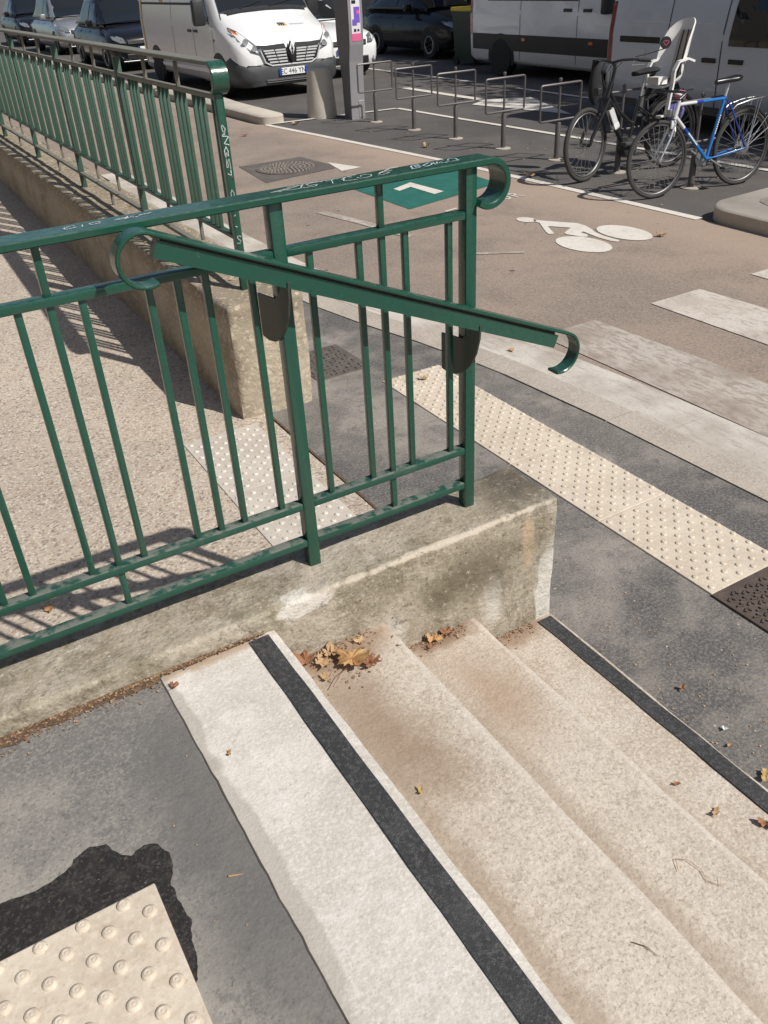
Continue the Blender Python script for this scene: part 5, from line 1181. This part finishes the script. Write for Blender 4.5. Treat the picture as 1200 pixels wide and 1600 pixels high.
def leaf(label, x, y, z, size, mat, seed, lobes=5, curl=.25, rot=0, tilt=(0,0), stalk=0):
    t = leaf_mesh('leaf', mat, size, seed, lobes, curl); me = t.mesh('fallen_leaf', mat, True, 80)
    o = link('fallen_leaf', me); o.location = (x, y, z); o.rotation_euler = (tilt[0], tilt[1], rot); tag(o, label, 'leaf')
    if stalk:
        MB().tube([(-.1*size,0,.004),(-.5*size,.01,.004),(-.5*size-stalk,.03*size,.003)], .0011, 5).build('stalk', 'leaf_rust', o)
    return o
Z0, Z1, Z2, Z3, ZG = .541, .4055, .2705, .1405, .018
leaf('large ochre lobed leaf with a long stalk on the first step down', -.545, -.235, Z1+.012, .115, 'leaf_ochre', 3, 5, .22, R(35), (R(-6), R(4)), .05)
leaf('curled rust leaf at the right of the leaf heap on the first step down', -.500, -.262, Z1+.004, .065, 'leaf_rust', 8, 5, .7, R(80))
leaf('crumpled tan leaf behind the large leaf against the wall', -.575, -.165, Z1+.004, .07, 'leaf_tan', 11, 5, .6, R(140), (R(14), 0))
leaf('tan curled leaf at the left of the leaf heap', -.615, -.185, Z1+.006, .055, 'leaf_tan', 15, 5, .6, R(10), (R(12), R(8)))
leaf('folded rust leaf tucked under the top strip by the wall', -.648, -.150, Z1+.004, .065, 'leaf_rust', 19, 5, .7, R(60))
leaf('small tan leaf under the edge of the top strip', -.628, -.235, Z1+.002, .035, 'leaf_tan', 22, 3, .6, R(110))
leaf('tan leaf fragment lying by the wall on the first step', -.48, -.16, Z1+.002, .035, 'leaf_tan', 24, 3, .4, R(30))
leaf('orange curled leaf against the wall on the second step', -.222, -.145, Z2+.003, .055, 'leaf_ochre', 31, 5, .7, R(50), (R(10), 0))
leaf('small rust leaf against the wall on the second step', -.172, -.137, Z2+.002, .045, 'leaf_rust', 33, 3, .5, R(20))
leaf('small brown leaf by the wall at the back of the second step', -.245, -.165, Z2+.002, .03, 'leaf_rust', 35, 3, .5, R(90))
leaf('tiny folded yellow leaf in the middle of the first step', -.618, -.690, Z1+.001, .026, 'leaf_yellow', 41, 2, .5, R(70))
leaf('pale tan leaf in the middle of the lowest step', .092, -.98, Z3+.002, .034, 'leaf_tan', 43, 2, .5, R(20), (0, R(8)))
leaf('small pinkish leaf scrap on the lowest step', .079, -.862, Z3+.001, .022, 'leaf_rust', 44, 2, .5, R(-30))
leaf('rust oval leaf by the lowest black strip at the right edge', .170, -1.075, Z3+.003, .05, 'leaf_rust', 46, 2, .3, R(-60))
leaf('pale yellow leaf on the pavement by the lowest strip at right', .397, -.915, ZG, .05, 'leaf_yellow', 48, 2, .5, R(30))
leaf('bleached leaf scrap on the pavement below the steps', .445, -.732, ZG, .022, 'paper', 49, 3, .5, R(80))
leaf('small ochre leaf on the pavement below the steps', .406, -.782, ZG, .02, 'leaf_ochre', 50, 2, .4, R(10))
leaf('rust leaf scrap on the pavement beside the lowest strip', .470, -.541, ZG, .028, 'leaf_rust', 51, 3, .4, R(120))
leaf('small rust leaf at the corner of the pale top slab', -1.015, -.185, Z0+.003, .03, 'leaf_rust', 53, 3, .5, R(0))
leaf('tiny orange leaf on the pale top slab', -.979, -.461, Z0+.003, .017, 'leaf_ochre', 54, 2, .5, R(60))
leaf('brown leaf lying on the cream landing tile', -1.445, -.955, .560, .055, 'leaf_rust', 56, 5, .4, R(100))
leaf('orange leaf on the bike lane beside the cyclist marking', 4.28, 3.22, .010, .09, 'leaf_tan', 57, 5, .5, R(40))
leaf('dry tan leaf among the bicycle stands', 5.12, 8.05, .004, .12, 'leaf_tan', 58, 5, .7, R(10))
leaf('dry tan leaf on the white line behind the railing curl', 4.93, 5.72, .016, .12, 'leaf_tan', 59, 5, .5, R(70))
leaf('brown leaf on the bike lane in front of the separator kerb', 3.75, 10.75, .010, .11, 'leaf_rust', 60, 5, .6, R(70))
leaf('tan leaf at the nose of the separator kerb', 4.75, 11.15, .006, .14, 'leaf_tan', 61, 5, .6, R(20))
leaf('small orange leaf on the gutter stone beyond the handrail end', 1.78, 2.02, .016, .05, 'leaf_ochre', 62, 3, .4, R(15))
leaf('golden leaf on the farthest cream tile behind the post', 1.12, 1.98, .024, .06, 'leaf_yellow', 63, 5, .5, R(40))
leaf('rust leaf on the ramp below the bottom rail', -1.18, 1.06, .021, .055, 'leaf_ochre', 64, 5, .5, R(40))
leaf('orange leaf on the ramp at the left edge of the picture', -1.43, 1.00, .021, .05, 'leaf_rust', 65, 5, .5, R(140))
leaf('orange leaf on the ramp in the shade of the far wall', -.12, 4.55, .085, .07, 'leaf_ochre', 66, 5, .5, R(10))
leaf('orange leaf on the far wall under the railing', .36, 3.2, .64, .07, 'leaf_ochre', 67, 5, .5, R(10))
# crumbs of dead leaf swept against the wall: far too many to count
rnd = random.Random(5); mb = MB()
def crumb(x, y, z, s_):
    a = rnd.uniform(0, 6.28); t = rnd.uniform(-.5, .5); c_, q_ = math.cos(a)*s_, math.sin(a)*s_; u = rnd.uniform(.35, .8)
    mb.add([(x-c_, y-q_, z+.001), (x+q_*u, y-c_*u, z+.001+abs(t)*s_), (x+c_, y+q_, z+.002+s_*.3*rnd.random()), (x-q_*u, y+c_*u, z+.001)], [(0,1,2,3)])
for i in range(1250):
    x = rnd.uniform(-2.0, -1.0) if i < 1000 else rnd.uniform(-1.02, -.74)
    w = .045 if x < -1.04 else .010
    crumb(x, -.122-abs(rnd.gauss(0, w*.55)), .5475, rnd.uniform(.0012, .006))
for (x0, x1, z) in ((-.70, -.42, Z1), (-.34, -.1, Z2), (-.03, .18, Z3)):
    for i in range(150): crumb(rnd.uniform(x0, x1), -.122-abs(rnd.gauss(0, .022)), z+.001, rnd.uniform(.0015, .0055))
for i in range(90): crumb(rnd.gauss(-.57, .07), rnd.gauss(-.22, .05), Z1+.002, rnd.uniform(.002, .007))
o = mb.build('leaf_litter', 'litter_brown'); tag(o, 'brown crumbs of dead leaves swept along the foot of the wall', 'leaf litter', kind='stuff')
mb = MB()
for i in range(260): crumb(rnd.uniform(.33, .75), rnd.uniform(-1.2, .0), .0135, rnd.uniform(.001, .005))
for i in range(160): crumb(rnd.uniform(-1.9, -1.05), rnd.uniform(-1.1, -.25), .5455, rnd.uniform(.0007, .0025))
for i in range(120): crumb(rnd.uniform(-1.5, -.3), rnd.uniform(.5, 3), .0195, rnd.uniform(.002, .008))
for i in range(110): crumb(rnd.uniform(4.9, 6.7), rnd.uniform(3.8, 11), .004, rnd.uniform(.006, .022))
for i in range(60): crumb(rnd.uniform(.1, .45), rnd.uniform(2.3, 7), .636, rnd.uniform(.006, .018))
o = mb.build('ground_litter', 'leaf_tan'); tag(o, 'scattered dry scraps and grit on the paving', 'litter', kind='stuff')
# twigs
def twig(label, pts, r=.0016):
    o = MB().tube(pts, [r]*(len(pts)-1)+[r*.4], 5).build('twig', 'leaf_tan' if r < .001 or r > .002 else 'bark', None, True); tag(o, label, 'twig')
twig('thin pale curling stem on the second step at bottom right', [(-.195,-1.10,Z2+.003),(-.178,-1.075,Z2+.006),(-.158,-1.09,Z2+.005),(-.150,-1.125,Z2+.004),(-.160,-1.15,Z2+.003),(-.145,-1.175,Z2+.004),(-.128,-1.16,Z2+.006)], .0008)
twig('short dark twig on the first step near the bottom edge', [(-.47,-1.215,Z1+.003),(-.455,-1.235,Z1+.004),(-.448,-1.262,Z1+.003)], .0011)
twig('short straw coloured stick on the dark landing asphalt', [(-1.10,-.752,.5475),(-1.075,-.763,.548)], .0022)
